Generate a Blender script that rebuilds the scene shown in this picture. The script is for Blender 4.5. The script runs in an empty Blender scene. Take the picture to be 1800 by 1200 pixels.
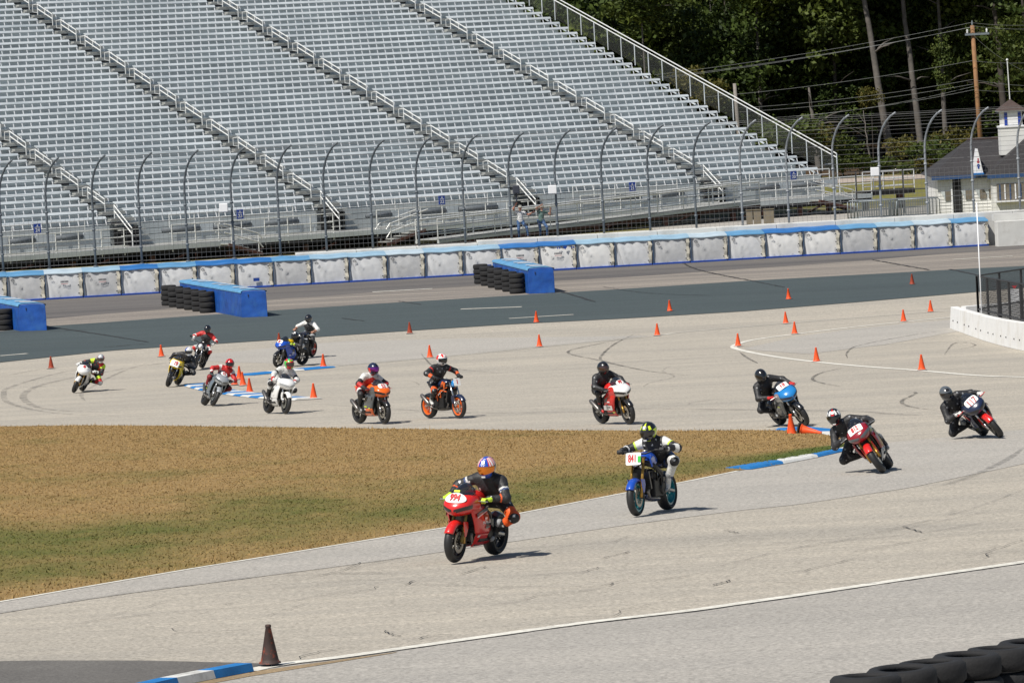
import bpy, math, random
import numpy as np
from mathutils import Vector, Matrix, Quaternion
random.seed(7); RNG = np.random.default_rng(7)
PI = math.pi
SC = bpy.context.scene
COL = SC.collection

# ------------------------------------------------------------------ camera
FPX, HC, ROLL = 8500.0, 11.05, 0.052          # focal length in photo pixels, eye height, camera roll
PITCH = math.atan(500 / FPX)
FW = np.array([0, math.cos(PITCH), -math.sin(PITCH)])
_r0 = np.array([1.0, 0, 0]); _u0 = np.cross(_r0, FW)
RT = math.cos(ROLL) * _r0 - math.sin(ROLL) * _u0
UP = math.sin(ROLL) * _r0 + math.cos(ROLL) * _u0
EYE = np.array([0, 0, HC])
cam_data = bpy.data.cameras.new('camera'); cam = bpy.data.objects.new('camera', cam_data); COL.objects.link(cam)
cam_data.sensor_width = 36; cam_data.lens = FPX / 1800 * 36
cam_data.clip_start = 1; cam_data.clip_end = 5000
cam.matrix_world = Matrix(((RT[0], UP[0], -FW[0], 0), (RT[1], UP[1], -FW[1], 0), (RT[2], UP[2], -FW[2], HC), (0, 0, 0, 1)))
SC.camera = cam

# ------------------------------------------------------------------ sky, sun, exposure
SUN_EL = math.radians(53)
SUN_DIR = Vector((-math.cos(SUN_EL) * 0.68, -math.cos(SUN_EL) * 0.73, math.sin(SUN_EL))).normalized()   # towards the sun
world = bpy.data.worlds.new('World'); SC.world = world; world.use_nodes = True
wn = world.node_tree; wn.nodes.clear()
sky = wn.nodes.new('ShaderNodeTexSky'); sky.sky_type = 'NISHITA'; sky.sun_disc = False
sky.sun_elevation = math.asin(SUN_DIR.z); sky.sun_rotation = math.atan2(SUN_DIR.x, SUN_DIR.y)
bgd = wn.nodes.new('ShaderNodeBackground'); bgd.inputs[1].default_value = 0.06
wo = wn.nodes.new('ShaderNodeOutputWorld')
wn.links.new(sky.outputs[0], bgd.inputs[0]); wn.links.new(bgd.outputs[0], wo.inputs[0])
sl = bpy.data.lights.new('sun', 'SUN'); sl.energy = 4.3; sl.angle = math.radians(0.5); sl.color = (1, 0.95, 0.87)
so = bpy.data.objects.new('sun', sl); COL.objects.link(so)
so.rotation_euler = SUN_DIR.to_track_quat('Z', 'Y').to_euler()
SC.view_settings.view_transform = 'Standard'; SC.view_settings.look = 'None'
SC.view_settings.exposure = 0.32; SC.view_settings.gamma = 1

# ------------------------------------------------------------------ helpers: materials
def nn(nt, t, **kw):
    n = nt.nodes.new(t)
    for k, v in kw.items(): setattr(n, k, v)
    return n
_MC = {}
def mat(name, col, rough=0.6, metal=0.0, coat=0.0, var=0.0, vscale=8.0, bump=0.0, bscale=60.0, spec=0.5, dirt=None, dscale=3.0, world=False):
    """procedural principled material; var = brightness variation, dirt = second colour in patches"""
    if name in _MC: return _MC[name]
    m = bpy.data.materials.new(name); m.use_nodes = True; nt = m.node_tree
    b = nt.nodes['Principled BSDF']
    b.inputs['Base Color'].default_value = (*col, 1); b.inputs['Roughness'].default_value = rough
    b.inputs['Metallic'].default_value = metal; b.inputs['Coat Weight'].default_value = coat
    b.inputs['Specular IOR Level'].default_value = spec; b.inputs['Coat Roughness'].default_value = 0.08
    tc = nn(nt, 'ShaderNodeTexCoord'); last = None; CO = nn(nt, 'ShaderNodeNewGeometry').outputs['Position'] if world else tc.outputs['Object']
    if var > 0:
        nz = nn(nt, 'ShaderNodeTexNoise'); nz.inputs['Scale'].default_value = vscale; nz.inputs['Detail'].default_value = 6
        nt.links.new(CO, nz.inputs['Vector'])
        rp = nn(nt, 'ShaderNodeMapRange'); rp.inputs[1].default_value = 0.25; rp.inputs[2].default_value = 0.75
        rp.inputs[3].default_value = 1 - var; rp.inputs[4].default_value = 1 + var
        nt.links.new(nz.outputs[0], rp.inputs[0])
        mx = nn(nt, 'ShaderNodeMix', data_type='RGBA', blend_type='MULTIPLY'); mx.inputs[0].default_value = 1
        mx.inputs[6].default_value = (*col, 1); nt.links.new(rp.outputs[0], mx.inputs[7])
        last = mx.outputs[2]
    if dirt:
        nz = nn(nt, 'ShaderNodeTexNoise'); nz.inputs['Scale'].default_value = dscale; nz.inputs['Detail'].default_value = 8
        nz.inputs['Roughness'].default_value = 0.7
        nt.links.new(CO, nz.inputs['Vector'])
        rp = nn(nt, 'ShaderNodeMapRange'); rp.inputs[1].default_value = 0.5; rp.inputs[2].default_value = 0.68
        nt.links.new(nz.outputs[0], rp.inputs[0])
        mx = nn(nt, 'ShaderNodeMix', data_type='RGBA'); nt.links.new(rp.outputs[0], mx.inputs[0])
        if last: nt.links.new(last, mx.inputs[6])
        else: mx.inputs[6].default_value = (*col, 1)
        mx.inputs[7].default_value = (*dirt, 1); last = mx.outputs[2]
    if last: nt.links.new(last, b.inputs['Base Color'])
    if bump > 0:
        nz = nn(nt, 'ShaderNodeTexNoise'); nz.inputs['Scale'].default_value = bscale; nz.inputs['Detail'].default_value = 4
        nt.links.new(CO, nz.inputs['Vector'])
        bp = nn(nt, 'ShaderNodeBump'); bp.inputs['Strength'].default_value = bump; bp.inputs['Distance'].default_value = 0.02
        nt.links.new(nz.outputs[0], bp.inputs['Height']); nt.links.new(bp.outputs[0], b.inputs['Normal'])
    _MC[name] = m
    return m

def asphalt(name, c1, c2, speck, stretch=(1, 1, 1), big=0.15, grit=0.35, streak=0.0, rot=0.0, smear=None):
    """weathered paving: aggregate speckle, patches, drawn-out streaks along the driving line"""
    m = bpy.data.materials.new(name); m.use_nodes = True; nt = m.node_tree; L = nt.links.new
    b = nt.nodes['Principled BSDF']; b.inputs['Roughness'].default_value = 0.85; b.inputs['Specular IOR Level'].default_value = 0.3
    g = nn(nt, 'ShaderNodeNewGeometry')
    def noise(scale, detail, rough=0.6, mp=None):
        n = nn(nt, 'ShaderNodeTexNoise'); n.inputs['Scale'].default_value = scale; n.inputs['Detail'].default_value = detail
        n.inputs['Roughness'].default_value = rough
        L((mp or g).outputs[0], n.inputs['Vector']); return n
    mp = nn(nt, 'ShaderNodeMapping'); mp.inputs['Rotation'].default_value = (0, 0, rot); mp.inputs['Scale'].default_value = stretch
    L(g.outputs['Position'], mp.inputs[0])
    n1 = noise(big, 7, 0.65, mp)
    r1 = nn(nt, 'ShaderNodeMapRange'); r1.inputs[1].default_value = 0.36; r1.inputs[2].default_value = 0.64; L(n1.outputs[0], r1.inputs[0])
    mx = nn(nt, 'ShaderNodeMix', data_type='RGBA'); L(r1.outputs[0], mx.inputs[0])
    mx.inputs[6].default_value = (*c1, 1); mx.inputs[7].default_value = (*c2, 1)
    n2 = noise(speck, 3, 0.8)
    r2 = nn(nt, 'ShaderNodeMapRange'); r2.inputs[1].default_value = 0.34; r2.inputs[2].default_value = 0.66
    r2.inputs[3].default_value = 1 - grit; r2.inputs[4].default_value = 1 + grit; L(n2.outputs[0], r2.inputs[0])
    m2 = nn(nt, 'ShaderNodeMix', data_type='RGBA', blend_type='MULTIPLY'); m2.inputs[0].default_value = 1
    L(mx.outputs[2], m2.inputs[6]); L(r2.outputs[0], m2.inputs[7]); last = m2.outputs[2]
    if streak > 0:
        ms = nn(nt, 'ShaderNodeMapping'); ms.inputs['Rotation'].default_value = (0, 0, rot); ms.inputs['Scale'].default_value = (0.05, 1.3, 1)
        L(g.outputs['Position'], ms.inputs[0])
        n3 = noise(1.0, 6, 0.7, ms)
        r3 = nn(nt, 'ShaderNodeMapRange'); r3.inputs[1].default_value = 0.42; r3.inputs[2].default_value = 0.7; r3.inputs[4].default_value = streak
        L(n3.outputs[0], r3.inputs[0])
        m3 = nn(nt, 'ShaderNodeMix', data_type='RGBA'); L(r3.outputs[0], m3.inputs[0]); L(last, m3.inputs[6])
        m3.inputs[7].default_value = (*(smear or (0.06, 0.06, 0.06)), 1); last = m3.outputs[2]
    L(last, b.inputs['Base Color'])
    bp = nn(nt, 'ShaderNodeBump'); bp.inputs['Strength'].default_value = 0.35; bp.inputs['Distance'].default_value = 0.01
    L(n2.outputs[0], bp.inputs['Height']); L(bp.outputs[0], b.inputs['Normal'])
    return m

# ------------------------------------------------------------------ helpers: objects
def tag(o, label=None, cat=None, group=None, kind=None):
    if label: o['label'] = label
    if cat: o['category'] = cat
    if group: o['group'] = group
    if kind: o['kind'] = kind
    return o
def empty(name, loc=(0, 0, 0), rz=0.0, label=None, cat=None, group=None):
    o = bpy.data.objects.new(name, None); COL.objects.link(o); o.empty_display_size = 0.3
    o.location = loc; o.rotation_euler = (0, 0, rz)
    return tag(o, label, cat, group)
def link(name, me, parent=None, smooth=False, mats=None):
    o = bpy.data.objects.new(name, me); COL.objects.link(o)
    if parent is not None: o.parent = parent
    if mats is not None:
        if len(me.materials): me.materials.clear()
        for m in (mats if isinstance(mats, (list, tuple)) else [mats]): me.materials.append(m)
    if smooth: me.shade_smooth()
    return o
def pymesh(name, vs, fs, mi=None):
    me = bpy.data.meshes.new(name); me.from_pydata([tuple(v) for v in vs], [], fs)
    if mi is not None: me.polygons.foreach_set('material_index', mi)
    me.update(); return me
def npmesh(name, V, Fq, mi=None):
    """fast mesh from numpy arrays (all faces same size)"""
    me = bpy.data.meshes.new(name); n = len(Fq); k = Fq.shape[1]
    me.vertices.add(len(V)); me.vertices.foreach_set('co', np.asarray(V, np.float32).ravel())
    me.loops.add(n * k); me.loops.foreach_set('vertex_index', np.asarray(Fq, np.int32).ravel())
    me.polygons.add(n); me.polygons.foreach_set('loop_start', np.arange(0, n * k, k, dtype=np.int32))
    if mi is not None: me.polygons.foreach_set('material_index', np.asarray(mi, np.int32))
    me.update(calc_edges=True); me.validate(); return me
def child_copy(src, parent):
    c = src.copy(); COL.objects.link(c); c.parent = parent
    return c
def copy_tree(src, parent=None):
    c = src.copy(); COL.objects.link(c); c.parent = parent
    for ch in src.children: copy_tree(ch, c)
    return c

class MB:
    """collects shapes; build() links them as ONE mesh object"""
    def __init__(s): s.v = []; s.f = []; s.m = []
    def add(s, vs, fs, mi=0):
        o = len(s.v); s.v += [tuple(v) for v in vs]; s.f += [tuple(i + o for i in f) for f in fs]; s.m += [mi] * len(fs)
    def box(s, c, d, M=None, mi=0, taper=1.0):
        x, y, z = d[0] / 2, d[1] / 2, d[2] / 2
        vs = [(sx * x * (taper if sz > 0 else 1), sy * y * (taper if sz > 0 else 1), sz * z) for sz in (-1, 1) for sy in (-1, 1) for sx in (-1, 1)]
        vs = [Vector(v) for v in vs]
        if M is not None: vs = [M @ v for v in vs]
        vs = [v + Vector(c) for v in vs]
        s.add(vs, [(0, 2, 3, 1), (4, 5, 7, 6), (0, 1, 5, 4), (2, 6, 7, 3), (0, 4, 6, 2), (1, 3, 7, 5)], mi)
    def tube(s, pts, r, n=6, mi=0, cap=True, r2=None):
        pts = [Vector(p) for p in pts]; k = len(pts); vs = []; fs = []
        up = None
        for i, p in enumerate(pts):
            t = (pts[min(i + 1, k - 1)] - pts[max(i - 1, 0)]).normalized()
            if up is None or abs(up.dot(t)) > 0.95: up = Vector((0, 0, 1)) if abs(t.z) < 0.9 else Vector((1, 0, 0))
            a = t.cross(up).normalized(); b = a.cross(t).normalized(); up = b
            rr = r if r2 is None else r + (r2 - r) * i / (k - 1)
            if isinstance(r, (list, tuple)): rr = r[i]
            for j in range(n):
                q = 2 * PI * (j + 0.5) / n; vs.append(p + a * rr * math.cos(q) + b * rr * math.sin(q))
        for i in range(k - 1):
            for j in range(n):
                fs.append((i * n + j, i * n + (j + 1) % n, (i + 1) * n + (j + 1) % n, (i + 1) * n + j))
        if cap: fs.append(tuple(range(n - 1, -1, -1))); fs.append(tuple((k - 1) * n + j for j in range(n)))
        s.add(vs, fs, mi)
    def lathe(s, prof, n=24, axis='z', c=(0, 0, 0), mi=0, closed=False, M=None):
        """prof: (radius, height) pairs"""
        vs = []; fs = []; k = len(prof)
        for (r, h) in prof:
            for j in range(n):
                q = 2 * PI * j / n
                if axis == 'z': p = Vector((r * math.cos(q), r * math.sin(q), h))
                elif axis == 'y': p = Vector((r * math.cos(q), h, r * math.sin(q)))
                else: p = Vector((h, r * math.cos(q), r * math.sin(q)))
                if M is not None: p = M @ p
                vs.append(p + Vector(c))
        for i in range(k if closed else k - 1):
            i2 = (i + 1) % k
            for j in range(n):
                fs.append((i * n + j, i * n + (j + 1) % n, i2 * n + (j + 1) % n, i2 * n + j))
        s.add(vs, fs, mi)
    def prism(s, poly, a, b, mi=0, M=None):
        """poly in (x,z), extruded along y from a to b"""
        n = len(poly)
        vs = [Vector((p[0], a, p[1])) for p in poly] + [Vector((p[0], b, p[1])) for p in poly]
        if M is not None: vs = [M @ v for v in vs]
        s.add(vs, [tuple(range(n)), tuple(range(2 * n - 1, n - 1, -1))] + [(i, n + i, n + (i + 1) % n, (i + 1) % n) for i in range(n)], mi)
    def loft(s, rows, mi=0, closed=False):
        k = len(rows[0]); vs = [p for r in rows for p in r]; fs = []
        for i in range(len(rows) - 1):
            for j in range(k if closed else k - 1):
                j2 = (j + 1) % k
                fs.append((i * k + j, i * k + j2, (i + 1) * k + j2, (i + 1) * k + j))
        s.add(vs, fs, mi)
    def mesh(s, name, mats=None):
        me = pymesh(name, s.v, s.f, s.m)
        for m in (mats if isinstance(mats, (list, tuple)) else ([mats] if mats else [])): me.materials.append(m)
        return me
    def build(s, name, mats=None, parent=None, smooth=False, bevel=0.0, sub=0, solid=0.0, fix=True):
        me = s.mesh(name, mats)
        if fix:
            import bmesh
            bm = bmesh.new(); bm.from_mesh(me); bmesh.ops.recalc_face_normals(bm, faces=bm.faces); bm.to_mesh(me); bm.free()
        o = bpy.data.objects.new(name, me); COL.objects.link(o); o.parent = parent
        if smooth: me.shade_smooth()
        if solid: md = o.modifiers.new('solid', 'SOLIDIFY'); md.thickness = solid; md.offset = -1
        if bevel: md = o.modifiers.new('bevel', 'BEVEL'); md.width = bevel; md.segments = 2; md.limit_method = 'ANGLE'
        if sub: md = o.modifiers.new('sub', 'SUBSURF'); md.levels = sub; md.render_levels = sub
        return o

def text_mesh(s, size, weight=0.0, squeeze=1.0):
    cu = bpy.data.curves.new('lettering', 'FONT'); cu.body = s; cu.size = size; cu.align_x = 'CENTER'; cu.align_y = 'CENTER'
    cu.extrude = 0.0
    o = bpy.data.objects.new('lettering', cu); COL.objects.link(o)
    dg = bpy.context.evaluated_depsgraph_get(); me = bpy.data.meshes.new_from_object(o.evaluated_get(dg))
    bpy.data.objects.remove(o); bpy.data.curves.remove(cu)
    for v in me.vertices: v.co.x *= squeeze
    if weight > 0:                                     # heavier strokes: the same lettering laid over itself, slightly shifted
        vs = [tuple(v.co) for v in me.vertices]; fs = [tuple(p.vertices) for p in me.polygons]; n = len(vs); V = []; Fs = []
        for k, (dx, dy) in enumerate(((-weight, -weight * .4), (weight, -weight * .4), (-weight, weight * .4), (weight, weight * .4), (0, 0))):
            V += [(x + dx, y + dy, z + .0004 * k) for x, y, z in vs]; Fs += [tuple(i + n * k for i in f) for f in fs]
        bpy.data.meshes.remove(me); me = pymesh('lettering', V, Fs)
    return me

# ------------------------------------------------------------------ terrain and picking points on it
WALL_Y, WALL_S = 238.0, 0.12
def wall_y(x): return WALL_Y + WALL_S * x
_PY = np.array([-400, 0, 60, 120, 150, 165, 180, 197, 215, 238, 239.2])
_PZ = np.array([20.9, 6.35, 4.169, 1.988, 0.90, 0.38, 0.12, 0.0, 0.26, 0.41, 0.41])
_yy = np.arange(-400, 239.3, 0.5)
_lin = np.interp(_yy, _PY, _PZ)
_sm = np.convolve(np.pad(_lin, 20, mode='reflect', reflect_type='odd'), np.ones(21) / 21, 'same')[20:-20]
_BY = np.array([239.5, 240.0, 245, 252, 300, 345, 372, 420, 520, 900, 3000]); _BZ = np.array([0.45, 1.70, 1.66, 1.15, 1.35, 1.7, 3.2, 9, 24, 60, 60])
def T(x, y):
    x = np.asarray(x, float); y = np.asarray(y, float)
    ys = y - WALL_S * np.clip(x, -60, 60) * np.clip((y - 150) / 60, 0, 1) * np.clip((420 - y) / 60, 0, 1)
    return np.where(ys < 239.3, np.interp(ys, _yy, _sm), np.interp(ys, _BY, _BZ))
def hit(px, py, dz=0.0):
    """the ground point seen at photo pixel (px, py)"""
    d = FW + RT * (px - 900) / FPX - UP * (py - 600) / FPX
    t = np.arange(30, 900, 0.25); P = EYE + d * t[:, None]
    below = P[:, 2] < T(P[:, 0], P[:, 1]) + dz
    i = int(np.argmax(below)); a, b = t[max(i - 1, 0)], t[i]
    for _ in range(30):
        c = (a + b) / 2; p = EYE + d * c
        if p[2] < float(T(p[0], p[1])) + dz: b = c
        else: a = c
    p = EYE + d * b
    return Vector(p)
def at_y(px, py, Y):
    """the point on the sight line of a pixel at depth Y"""
    d = FW + RT * (px - 900) / FPX - UP * (py - 600) / FPX
    return Vector(EYE + d * (Y / d[1]))
def gz(x, y): return float(T(x, y))
# ================================================================== THE SETTING: ground, track, painted lines
M_TAN = asphalt('tan_paving', (0.425, 0.385, 0.32), (0.36, 0.33, 0.28), 17, big=0.22, stretch=(0.5, 1.2, 1), grit=0.4, streak=0.34, rot=-0.5, smear=(0.2, 0.19, 0.175))
M_GREY = asphalt('grey_paving', (0.38, 0.357, 0.32), (0.34, 0.32, 0.288), 17, big=0.3, stretch=(0.4, 1, 1), grit=0.36, streak=0.22, rot=-0.55, smear=(0.19, 0.185, 0.18))
M_PALE = asphalt('pale_grey_paving', (0.39, 0.366, 0.328), (0.355, 0.334, 0.30), 17, big=0.3, stretch=(0.4, 1, 1), grit=0.36, streak=0.18, rot=-0.5, smear=(0.25, 0.245, 0.235))
M_BAND = asphalt('dark_asphalt', (0.066, 0.084, 0.086), (0.056, 0.073, 0.076), 14, big=0.12, stretch=(0.3, 1, 1), grit=0.3, streak=0.3, rot=-0.12, smear=(0.035, 0.04, 0.042))
M_OVAL = asphalt('oval_asphalt', (0.30, 0.265, 0.225), (0.22, 0.195, 0.17), 12, big=0.25, stretch=(0.15, 1.4, 1), grit=0.25, streak=0.75, rot=-0.12, smear=(0.085, 0.082, 0.082))
M_GROOVE = asphalt('rubbered_asphalt', (0.115, 0.108, 0.105), (0.085, 0.08, 0.08), 12, big=0.25, stretch=(0.1, 1.6, 1), grit=0.25, streak=0.6, rot=-0.12, smear=(0.21, 0.19, 0.165))
M_PATCH = asphalt('old_dark_patch', (0.15, 0.142, 0.13), (0.115, 0.108, 0.10), 24, big=0.5, grit=0.4, streak=0.3, rot=-0.5, smear=(0.15, 0.14, 0.125))
M_DIRT = asphalt('sandy_dirt', (0.30, 0.22, 0.13), (0.23, 0.17, 0.10), 20, big=0.8, grit=0.35)
M_LINE = asphalt('worn_white_paint', (0.70, 0.68, 0.61), (0.58, 0.56, 0.50), 9, big=1.2, grit=0.22)
M_LINEF = asphalt('faded_white_paint', (0.56, 0.54, 0.48), (0.45, 0.43, 0.38), 9, big=1.0, grit=0.2)
M_KBLUE = mat('kerb_blue', (0.012, 0.17, 0.46), 0.6, var=0.25, vscale=4, bump=0.2)
M_KWHITE = mat('kerb_white', (0.66, 0.66, 0.63), 0.65, var=0.14, vscale=4, dirt=(0.3, 0.29, 0.26), dscale=2.2)
M_CRACK = mat('tar_crack', (0.028, 0.026, 0.025), 0.7)

def overlay(name, col, amount, scale):
    """rubber laid on the paving: thin, patchy, lets the paving show"""
    m = bpy.data.materials.new(name); m.use_nodes = True; nt = m.node_tree; L = nt.links.new
    b = nt.nodes['Principled BSDF']; b.inputs['Base Color'].default_value = (*col, 1); b.inputs['Roughness'].default_value = 0.8
    g = nn(nt, 'ShaderNodeNewGeometry'); nz = nn(nt, 'ShaderNodeTexNoise'); nz.inputs['Scale'].default_value = scale; nz.inputs['Detail'].default_value = 6
    L(g.outputs['Position'], nz.inputs['Vector'])
    rp = nn(nt, 'ShaderNodeMapRange'); rp.inputs[1].default_value = 0.35; rp.inputs[2].default_value = 0.7; rp.inputs[4].default_value = amount
    L(nz.outputs[0], rp.inputs[0]); L(rp.outputs[0], b.inputs['Alpha'])
    return m
M_SKID = overlay('tyre_rubber_mark', (0.06, 0.058, 0.055), 0.8, 2.5)
M_SKIDF = overlay('faint_rubber_mark', (0.14, 0.135, 0.13), 0.42, 1.5)

# --- the ground sheet, out to the horizon
ys_l = list(np.arange(-60, 150, 6)) + list(np.arange(150, 239.3, 1.0)) + [239.3, 239.5, 240.0, 242, 245, 248, 252] + list(np.arange(256, 420, 6)) + [420, 450, 520, 640, 800, 1100, 1600, 2200, 3000]
xs_l = [-1500, -800, -400, -200, -120, -80] + list(np.arange(-60, 61, 3.0)) + [80, 120, 200, 400, 800, 1500]
gy, gx = np.meshgrid(np.array(ys_l), np.array(xs_l), indexing='ij')
sk = WALL_S * np.clip(gx, -60, 60) * np.clip((gy - 150) / 60, 0, 1) * np.clip((420 - gy) / 60, 0, 1)
gyy = gy + sk
gV = np.stack([gx, gyy, T(gx, gyy)], -1).reshape(-1, 3)
ny, nx = gx.shape
ii = np.arange((ny - 1) * (nx - 1)); r_, c_ = ii // (nx - 1), ii % (nx - 1)
gF = np.stack([r_ * nx + c_, r_ * nx + c_ + 1, (r_ + 1) * nx + c_ + 1, (r_ + 1) * nx + c_], 1)
M_BACK = asphalt('rough_grass_and_soil', (0.16, 0.15, 0.045), (0.20, 0.17, 0.075), 8, big=0.3, grit=0.3)
gmi = (np.array(ys_l)[r_] >= 239.3).astype(int)
ground = link('ground', npmesh('ground', gV, gF, gmi), smooth=True, mats=[M_TAN, M_BACK])
tag(ground, 'sun-bleached tan paving of the infield and the land around it', None, kind='structure')

def resample(P, n):
    P = np.array([[p[0], p[1]] for p in P], float); d = np.r_[0, np.cumsum(np.hypot(*np.diff(P, axis=0).T))]
    t = np.linspace(0, d[-1], n)
    return np.stack([np.interp(t, d, P[:, 0]), np.interp(t, d, P[:, 1])], 1)
def smooth_path(P, n=8):
    P = [Vector((p[0], p[1])) for p in P]; out = []
    for i in range(len(P) - 1):
        a, b, c, d = P[max(i - 1, 0)], P[i], P[i + 1], P[min(i + 2, len(P) - 1)]
        for k in range(n):
            t = k / n
            out.append(0.5 * ((2 * b) + (c - a) * t + (2 * a - 5 * b + 4 * c - d) * t * t + (3 * b - a - 3 * c + d) * t ** 3))
    out.append(P[-1]); return out
def sheet(name, A, B, mats, dz=0.006, nu=60, nv=8, kind='structure', label=None, parent=None):
    """a draped sheet between two edges given in world metres"""
    A = resample(A, nu); B = resample(B, nu); w = np.linspace(0, 1, nv)
    P = A[:, None, :] * (1 - w)[None, :, None] + B[:, None, :] * w[None, :, None]
    z = T(P[..., 0], P[..., 1]) + dz
    V = np.concatenate([P, z[..., None]], -1).reshape(-1, 3)
    i = np.arange((nu - 1) * (nv - 1)); a, b = i // (nv - 1), i % (nv - 1)
    Fq = np.stack([a * nv + b, (a + 1) * nv + b, (a + 1) * nv + b + 1, a * nv + b + 1], 1)
    o = link(name, npmesh(name, V, Fq), parent, mats=mats)
    if kind: tag(o, label, kind=kind)
    return o
def pxw(P): return [hit(*p) for p in P]
def stripe(name, P, width, mats, dz, smooth=True, jitter=0.0, parent=None, taper=False, n=8):
    """a painted or rubbed line of given width along world points"""
    Q = smooth_path(P, n) if smooth and len(P) > 2 else [Vector((p[0], p[1])) for p in P]
    if jitter:
        R = resample(Q, max(8, int(sum((Q[i + 1] - Q[i]).length for i in range(len(Q) - 1)) / 0.25)))
        Q = [Vector((p[0] + random.gauss(0, jitter), p[1] + random.gauss(0, jitter))) for p in R]
    vs = []; k = len(Q)
    for i, p in enumerate(Q):
        t = (Q[min(i + 1, k - 1)] - Q[max(i - 1, 0)]); t = t.normalized() if t.length > 1e-6 else Vector((1, 0))
        s = Vector((-t.y, t.x)); w = width / 2 * (min(1, 3.5 * min(i, k - 1 - i) / k + 0.15) if taper else 1)
        if jitter: w *= random.uniform(0.5, 1.3)
        for q in (p + s * w, p - s * w): vs.append((q.x, q.y, gz(q.x, q.y) + dz))
    fs = [(2 * i, 2 * i + 1, 2 * i + 3, 2 * i + 2) for i in range(k - 1)]
    return link(name, pymesh(name, vs, fs), parent, mats=mats)

# --- the oval: rubbered lane along the wall, tan lane, dark asphalt band
BAND_N = pxw([(-160, 664), (0, 637), (200, 616), (450, 600), (700, 583), (900, 570), (1100, 560), (1300, 548), (1500, 532), (1700, 515), (1960, 490)])
BAND_F = pxw([(-160, 600), (83, 574), (280, 560), (480, 546), (700, 532), (900, 520), (1100, 508), (1300, 495), (1500, 484), (1700, 473), (1960, 460)])
WALLB = [(x, wall_y(x) + 0.3) for x in np.linspace(-34, 40, 40)]
sheet('oval_track', BAND_F, [(BAND_F[0].x - 1, wall_y(-34) + 0.3)] + WALLB, M_OVAL, 0.006, 80, 14, label='tan oval racing surface streaked with rubber below the wall')
mid = [((a.x + a.x) / 2, a.y + (wall_y(a.x) - a.y) * f) for a, f in zip(BAND_F, (.25, .28, .35, .45, .5, .52, .5, .55, .6, .72, .78))]
sheet('oval_groove', mid, WALLB, M_GROOVE, 0.011, 80, 10, label='dark rubbered groove of the oval beside the padded wall')
sheet('dark_band', BAND_N, BAND_F, M_BAND, 0.016, 80, 12, label='dark green-grey asphalt band crossing the oval')
for i, (a, b, w, m) in enumerate([((655, 514), (760, 508), .16, M_LINE), ((810, 544), (917, 540), .16, M_LINEF), ((895, 560.5), (1008, 553.5), .12, M_LINEF), ((1675, 457), (1780, 451), .16, M_LINEF), ((0, 626), (48, 622), .15, M_LINEF)]):
    tag(stripe('lane_dash', [hit(*a), hit(*b)], w * 2.2, m, 0.024, smooth=False), None, kind='structure')

# --- infield lines
LOOP = pxw([(1960, 668), (1800, 663), (1717, 660), (1613, 651), (1517, 644), (1433, 636), (1350, 625), (1307, 616.5), (1290, 611), (1296, 605), (1327, 597), (1400, 587), (1500, 575), (1583, 566.5), (1677, 557)])
tag(stripe('painted_line', LOOP, 0.24, M_LINE, 0.010), None, kind='structure')
tag(stripe('painted_line', pxw([(560, 648), (600, 643), (750, 630), (947, 610.5), (1150, 590.5), (1200, 584), (1387, 568), (1566, 554), (1677, 546)]), 0.2, M_LINEF, 0.010), None, kind='structure')
GREY_IN = sheet('grey_pavement', pxw([(1310, 612), (1400, 592), (1500, 578), (1600, 568), (1700, 560)]), pxw([(1310, 614), (1420, 622), (1560, 605), (1680, 583), (1720, 577)]), M_PALE, 0.006, 30, 6, label='pale grey paving inside the painted loop')
sheet('grey_pavement', pxw([(300, 628), (600, 600), (850, 594), (1000, 592), (1130, 590)]), pxw([(300, 632), (600, 642), (750, 629), (940, 610), (1140, 590.5)]), M_PALE, 0.005, 40, 5, label='pale grey paving strip between two rows of cones')

# --- foreground: pale strip below the turf, white edge lines, grey apron
G_NEAR = pxw([(-260, 1102), (0, 1057), (156, 1030), (331, 1000), (486, 975), (700, 940), (787, 926), (919, 900.6), (1098, 866), (1200, 847), (1293, 828), (1367, 818), (1427, 805), (1483, 791)])
STRIP_L = pxw([(-260, 1118), (0, 1078), (194, 1047), (389, 1022), (583, 997), (700, 981), (892, 953), (1105, 922), (1300, 897), (1400, 887), (1600, 857), (1800, 815), (2000, 765)])
sheet('pale_pavement', G_NEAR + pxw([(1560, 778), (1700, 765), (1900, 745)]), STRIP_L, M_PALE, 0.005, 80, 6, label='pale grey paving strip along the dry turf')
tag(stripe('painted_line', G_NEAR[:11], 0.2, M_LINE, 0.011), None, kind='structure')
W2 = pxw([(435, 1180), (500, 1167), (600, 1155), (833, 1122), (1028, 1095), (1200, 1075), (1300, 1061), (1433, 1042), (1600, 1017), (1800, 988), (2000, 957)])
APRON = [hit(-300, 1290), hit(0, 1240), hit(275, 1202)] + W2
sheet('grey_apron', APRON, [(p.x, p.y - 22) for p in APRON], M_GREY, 0.006, 70, 6, label='grey asphalt apron below the white edge line')
tag(stripe('painted_line', W2, 0.25, M_LINE, 0.012), None, kind='structure')
low = [Vector((p.x + 0.02, p.y - 0.22, 0)) for p in W2]
tag(stripe('joint_seam', low, 0.05, M_CRACK, 0.010, jitter=0.012), None, kind='structure')
sheet('dark_patch', pxw([(-300, 1168), (60, 1161), (250, 1161), (420, 1165), (500, 1167)]), pxw([(-300, 1250), (60, 1232), (280, 1200), (425, 1182), (490, 1169)]), M_PATCH, 0.008, 30, 6, label='old dark asphalt patch in the lower left corner')
sheet('dirt_strip', pxw([(300, 1206), (435, 1182), (560, 1165), (700, 1146)]), pxw([(350, 1206), (440, 1189), (540, 1173), (690, 1148.5)]), M_DIRT, 0.010, 24, 3, label='sandy dirt beside the blue and white kerb')

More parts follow.
